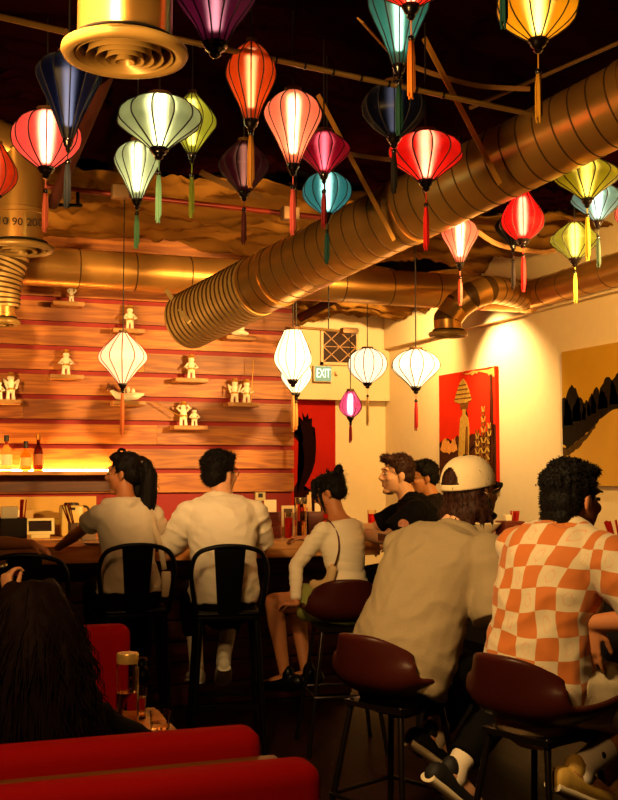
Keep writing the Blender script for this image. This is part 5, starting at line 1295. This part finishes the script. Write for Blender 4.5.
for c_, r_ in (((0, -.024, .05), (.084, .096, .080)), ((0, -.040, .0), (.088, .075, .072)), ((.055, -.03, -.035), (.04, .055, .055)), ((-.055, -.03, -.035), (.04, .055, .055)), ((0, -.075, -.05), (.078, .038, .05))): ell(bm, V((0, 0, 0)), r_, HM @ Matrix.Translation(c_))
rnd = random.Random(11)
for i in range(90):
    a = rnd.uniform(math.pi * .95, math.pi * 2.05); x, y = .088 * math.cos(a), -.03 + .085 * math.sin(a); tube(bm, [Q(x * .85, y * .85, -.01), Q(x * 1.08, y * 1.08, -.05), Q(x * rnd.uniform(.95, 1.25), y * rnd.uniform(1, 1.25), -.085 - rnd.random() * .03)], [.010, .009, .003], 6)
fuzz(remesh('hair', bm, .0055, M_hairb, P.root, 1, disp=strands(.005)), 900, .026, 5, (0, 0, -.8), .002, .4)
# the cap: dome with the arched gap at the back, brim to the front
def cap_dome():
    bm = bmesh.new(); rows = []; nu, nv = 128, 40
    for j in range(nv + 1):
        el_ = (math.pi / 2) * j / nv; row = []
        for i in range(nu):
            a = 2 * math.pi * i / nu
            row.append(bm.verts.new(HM @ V((.090 * math.cos(a) * math.cos(el_) ** .8, -.018 + .108 * math.sin(a) * math.cos(el_) ** .8, .030 + .112 * math.sin(el_) ** .9))))
        rows.append(row)
    for j in range(nv):
        for i in range(nu):
            a = 2 * math.pi * (i + .5) / nu; da = abs((a - 1.5 * math.pi + math.pi) % (2 * math.pi) - math.pi)
            e = (j + .5) / nv
            if e > .10 and (da / .52) ** 2 + ((e - .08) / .42) ** 2 < 1: continue
            q = (rows[j][i], rows[j][(i + 1) % nu], rows[j + 1][(i + 1) % nu], rows[j + 1][i]); bm.faces.new(q)
    bmesh.ops.remove_doubles(bm, verts=bm.verts, dist=.0005)
    return bm
M_cap = cloth('cap_cream', '#d2bd98')
cp = from_bm('cap', cap_dome(), M_cap, P.root, True, 60); sdm = cp.modifiers.new('t', 'SOLIDIFY'); sdm.thickness = .005; sdm.offset = 1
bm = bmesh.new(); rows = []
for j in range(6):
    t = j / 5; row = []
    for i in range(13):
        a = R(25 + 130 * i / 12); r_ = 1 + .62 * t * math.sin((i / 12) * math.pi) ** .6
        row.append(bm.verts.new(HM @ V((.090 * math.cos(a) * (1 + .05 * t), -.018 + .106 * math.sin(a) * r_, .034 - .012 * t - .03 * (math.cos(a)) ** 2))))
    rows.append(row)
for a, b in zip(rows, rows[1:]):
    for i in range(12): bm.faces.new((a[i], a[i + 1], b[i + 1], b[i]))
br = from_bm('cap_brim', bm, cloth('brim_dark', '#1a1412'), P.root); sdm = br.modifiers.new('t', 'SOLIDIFY'); sdm.thickness = .006
bm = bmesh.new(); ell(bm, V((0, 0, 0)), (.009, .009, .006), HM @ Matrix.Translation((0, -.018, .146)), 10); from_bm('cap_button', bm, MATS['brim_dark'], P.root)
bm = bmesh.new(); ell(bm, V((0, 0, 0)), (.052, .05, .02), HM @ Matrix.Translation((0, .052, -.095))); remesh('beard', bm, .006, M_hairb, P.root, 1, disp=strands(.003))
brows_glasses(P)

# --- man in the orange checked shirt
def checker_mat():
    m, nt, b, out = base_mat('orange_checks'); N = nt.nodes.new; Lk = nt.links.new
    at = N('ShaderNodeUVMap'); at.uv_map = 'cloth'
    ns = N('ShaderNodeTexNoise'); ns.inputs['Scale'].default_value = 5; ns.inputs['Detail'].default_value = 1
    Lk(at.outputs[0], ns.inputs['Vector'])
    sb = N('ShaderNodeVectorMath'); sb.operation = 'SUBTRACT'; sb.inputs[1].default_value = (.5, .5, .5); Lk(ns.outputs['Color'], sb.inputs[0])
    s2 = N('ShaderNodeVectorMath'); s2.operation = 'SCALE'; s2.inputs[3].default_value = .06; Lk(sb.outputs[0], s2.inputs[0])
    ad = N('ShaderNodeVectorMath'); Lk(at.outputs[0], ad.inputs[0]); Lk(s2.outputs[0], ad.inputs[1])
    sc = N('ShaderNodeVectorMath'); sc.operation = 'SCALE'; sc.inputs[3].default_value = 14.5; Lk(ad.outputs[0], sc.inputs[0])
    ck = N('ShaderNodeTexChecker'); ck.inputs['Scale'].default_value = 1; ck.inputs['Color1'].default_value = (*lin('#b86420'), 1); ck.inputs['Color2'].default_value = (*lin('#cab694'), 1)
    zz = N('ShaderNodeVectorMath'); zz.operation = 'MULTIPLY'; zz.inputs[1].default_value = (1, 1, 0); Lk(sc.outputs[0], zz.inputs[0])
    z2 = N('ShaderNodeVectorMath'); z2.inputs[1].default_value = (0, 0, .5); Lk(zz.outputs[0], z2.inputs[0]); Lk(z2.outputs[0], ck.inputs['Vector'])
    fr = N('ShaderNodeVectorMath'); fr.operation = 'FRACTION'; Lk(zz.outputs[0], fr.inputs[0])
    s3 = N('ShaderNodeVectorMath'); s3.operation = 'SUBTRACT'; s3.inputs[1].default_value = (.5, .5, 0); Lk(fr.outputs[0], s3.inputs[0])
    n3 = N('ShaderNodeTexNoise'); n3.inputs['Scale'].default_value = 4.2; n3.inputs['Detail'].default_value = 1; Lk(zz.outputs[0], n3.inputs['Vector'])
    m3 = N('ShaderNodeVectorMath'); m3.operation = 'MULTIPLY'; m3.inputs[1].default_value = (1.5, 1.0, 0); Lk(s3.outputs[0], m3.inputs[0])
    ln = N('ShaderNodeVectorMath'); ln.operation = 'LENGTH'; Lk(m3.outputs[0], ln.inputs[0])
    a1 = N('ShaderNodeMath'); a1.operation = 'MULTIPLY_ADD'; a1.inputs[1].default_value = .45; Lk(n3.outputs['Fac'], a1.inputs[0]); Lk(ln.outputs['Value'], a1.inputs[2])
    a2 = N('ShaderNodeMath'); a2.operation = 'SUBTRACT'; a2.inputs[1].default_value = .50; Lk(a1.outputs[0], a2.inputs[0])
    a3 = N('ShaderNodeMath'); a3.operation = 'ABSOLUTE'; Lk(a2.outputs[0], a3.inputs[0])
    a4 = N('ShaderNodeMath'); a4.operation = 'LESS_THAN'; a4.inputs[1].default_value = .028; Lk(a3.outputs[0], a4.inputs[0])
    iv = N('ShaderNodeMath'); iv.operation = 'SUBTRACT'; iv.inputs[0].default_value = 1; Lk(ck.outputs['Fac'], iv.inputs[1])
    a5 = N('ShaderNodeMath'); a5.operation = 'MULTIPLY'; Lk(a4.outputs[0], a5.inputs[0]); Lk(iv.outputs[0], a5.inputs[1])
    a6 = N('ShaderNodeMath'); a6.operation = 'MULTIPLY'; a6.inputs[1].default_value = .6; Lk(a5.outputs[0], a6.inputs[0])
    mx = N('ShaderNodeMix'); mx.data_type = 'RGBA'; Lk(a6.outputs[0], mx.inputs[0]); Lk(ck.outputs['Color'], mx.inputs[6]); mx.inputs[7].default_value = (*lin('#d08a70'), 1)
    Lk(mx.outputs[2], b.inputs['Base Color']); b.inputs['Roughness'].default_value = .8; b.inputs['Sheen Weight'].default_value = .15
    return m
loc = W(537, 700, 3.7); loc = (loc.x, loc.y); phi = 77
bucket_stool('dark red bucket stool under the man in the orange checked shirt', (loc[0] - .0, loc[1] - .02, 0), 72, .68, wd=.235)
wrR = L2(loc, phi, W(610, 622, 3.55)); elR = L2(loc, phi, W(640, 592, 3.5))
P = person('man with thick black hair in an orange and white checked shirt', loc, phi, .705, 1.03, False, (6, 20), tilt=(0, 2), twist=-4, head=(2, -4, 0), wide=.95, belly=1.1, neck=.098,
           arms={'L': ((-.26, .38, 1.06), (-.05, .62, 1.17), (.4, 1, 0), (0, 0, -1), 25), 'R': (elR, wrR, D2(phi, (-.05, 0, -1)), D2(phi, (.8, .6, 0)), 14, True)},
           legs={'L': ((-.13, .44, .70), L2(loc, phi, W(614, 782, 3.75)), (.0, 1, -.45)), 'R': ((.13, .44, .68), L2(loc, phi, W(580, 768, 3.6)), (.0, 1, -.45))},
           skin=SK2, vox=.0055, shirt=dict(mat=checker_mat(), sleeve=.90, inf=.024, hem=-.12, loose=.022, flare=.032, wr=.007, vox=.008, collar=True, wf=(7, 7, 10)), pants=dict(mat=cloth('cream_shorts', '#cbb795'), len=.9, inf=.026),
           shoe=(mat('shoe_mustard', '#c9a24a', .7), mat('sole_cream', '#e2d2b0', .6), mat('strap_mustard', '#a8802f', .7)), socks=(mat('sock_white', '#e8dcc8', .9), .30, mat('emblem_black', '#14100c', .7)))
me = P.shirt.data; uv = me.uv_layers.new(name='cloth')
for pl in me.polygons:
    n = pl.normal
    for li in pl.loop_indices:
        c_ = me.vertices[me.loops[li].vertex_index].co
        ang = math.atan2(c_.x, -(c_.y - .04)); w_ = max(0, min(1, (c_.z - 1.02) / .2)); u = ang * .19 * (1 - w_) + c_.x * 1.05 * w_
        t_ = max(0, min(1, (c_.x - .20) / .08)); u = u * (1 - t_) + t_ * (.2 + c_.y * .5 + c_.x * .5)
        uv.data[li].uv = (u + .02 * c_.z, c_.z)
bm = bmesh.new(); hair_cap(bm, P.HM, 1.02, 1.04, .09); ell(bm, V((0, 0, 0)), (.070, .060, .04), P.HM @ Matrix.Translation((0, .02, .090))); ell(bm, V((0, 0, 0)), (.066, .035, .05), P.HM @ Matrix.Translation((0, -.075, -.06)))
tufts(bm, P.HM, 200, 13, ln=.016, zmin=-.1, tilt=(0, .2, .3), th=.0055); fuzz(remesh('hair', bm, .0055, M_hair, P.root, 1, disp=strands(.004)), 2600, .010, 6, (0, .1, .1), .002, .6)

# --- dark haired woman in the booth
loc = (.30, 2.80)
P = person('woman with very long dark hair seated in the red booth, seen from behind', loc, 0, .40, .94, True, (2, 8), head=(-10, -6, 0), wide=.86, shirt=dict(mat=M_denimb, sleeve=1.9, inf=.008), pants=dict(mat=M_denimb), shoe=(M_black,), vox=.008,
           arms={'L': ((-.22, .10, .82), (-.1, .28, .80), (.2, 1, 0), (0, 0, -1), 25), 'R': ((.22, .10, .82), (.1, .28, .80), (-.2, 1, 0), (0, 0, -1), 25)},
           legs={'L': ((-.1, .4, .5), (-.1, .42, .09)), 'R': ((.1, .4, .5), (.1, .42, .09))})
HM = P.HM; Q = lambda *q: HM @ V(q)
bm = bmesh.new(); hair_cap(bm, HM, 1.04)
for i in range(26):
    a = math.pi * (1.0 + i / 25); rnd = random.Random(i); x, y = math.cos(a), math.sin(a)
    wv = rnd.uniform(-.012, .012)
    tube(bm, smooth_path([Q(x * .05, y * .06, .10), Q(x * .088, y * .10 - .01, .01), Q(x * .118 + wv, y * .11 - .03, -.10), Q(x * .135 - wv, y * .10 - .045, -.20), Q(x * .150 + wv, y * .09 - .05, -.30), Q(x * .145 - wv, y * .08 - .05, -.42)], 3), [.03] + [.034] * 13 + [.030, .012], 10)
fuzz(remesh('hair', bm, .007, M_hairr, P.root, 2, disp=strands(.006, 26)), 1500, .10, 8, (0, 0, -2.2), .0022, .3)

# --- companion across the booth table, only the raised hand in the picture
loc = (-.02, 3.70); phi = 180
wr = L2(loc, phi, W(11, 600, 3.42)); el = L2(loc, phi, W(12, 690, 3.45))
P = person('person across the booth table holding up one ringed hand at the left edge', loc, phi, .46, .97, True, (2, 6), skin=SK3, shirt=dict(mat=M_denimb, sleeve=.6), pants=dict(mat=M_denimb), shoe=(M_black,), vox=.006,
           arms={'L': (el, wr, L2(loc, phi, W(2, 560, 3.42)) - wr, D2(phi, (.9, .35, 0)), 48, False)},
           legs={'L': ((-.1, .4, .5), (-.1, .40, .09)), 'R': ((.1, .4, .5), (.1, .40, .09))})
bm = bmesh.new(); hair_cap(bm, P.HM, 1.03); remesh('hair', bm, .008, M_hair, P.root, 1)
d = (L2(loc, phi, W(2, 560, 3.42)) - wr).normalized(); bm = bmesh.new(); c_ = wr + d * .105; tube(bm, [c_ + V((.0, 0, 0)), c_ + d * .006], .0125, 12, cap='flat'); from_bm('finger_ring', bm, mat('ring_metal', '#d8c8a0', .2, metal=.9), P.root)

# --- person at the left end of the bar, arm over an empty stool
metal_stool('black metal stool at the left with a hand resting on its back', (W(34, 600, 5.12).x, W(34, 600, 5.12).y + .21, 0), 12)
loc = W(-75, 600, 5.62); loc = (loc.x, loc.y); phi = 40
metal_stool('black metal stool beyond the left frame edge', (loc[0], loc[1] + .03, 0), 40)
el = L2(loc, phi, W(-2, 543, 5.28)); wr = L2(loc, phi, W(32, 544, 5.14))
P = person('person past the left edge whose bare arm rests on a stool back', loc, phi, .755, .97, True, (4, 12), head=(10, 0, 0), skin=SK2, shirt=dict(mat=M_denimb, sleeve=.5), pants=dict(mat=M_denimb), shoe=(M_black,), vox=.0055,
           arms={'R': (el, wr, D2(phi, RT * .9 + V((0, 0, -.42))), D2(phi, V((0, 0, -1)) - RT * .4), 24, False, 1, -1)})
bm = bmesh.new(); hair_cap(bm, P.HM, 1.03); remesh('hair', bm, .008, M_hair, P.root, 1)
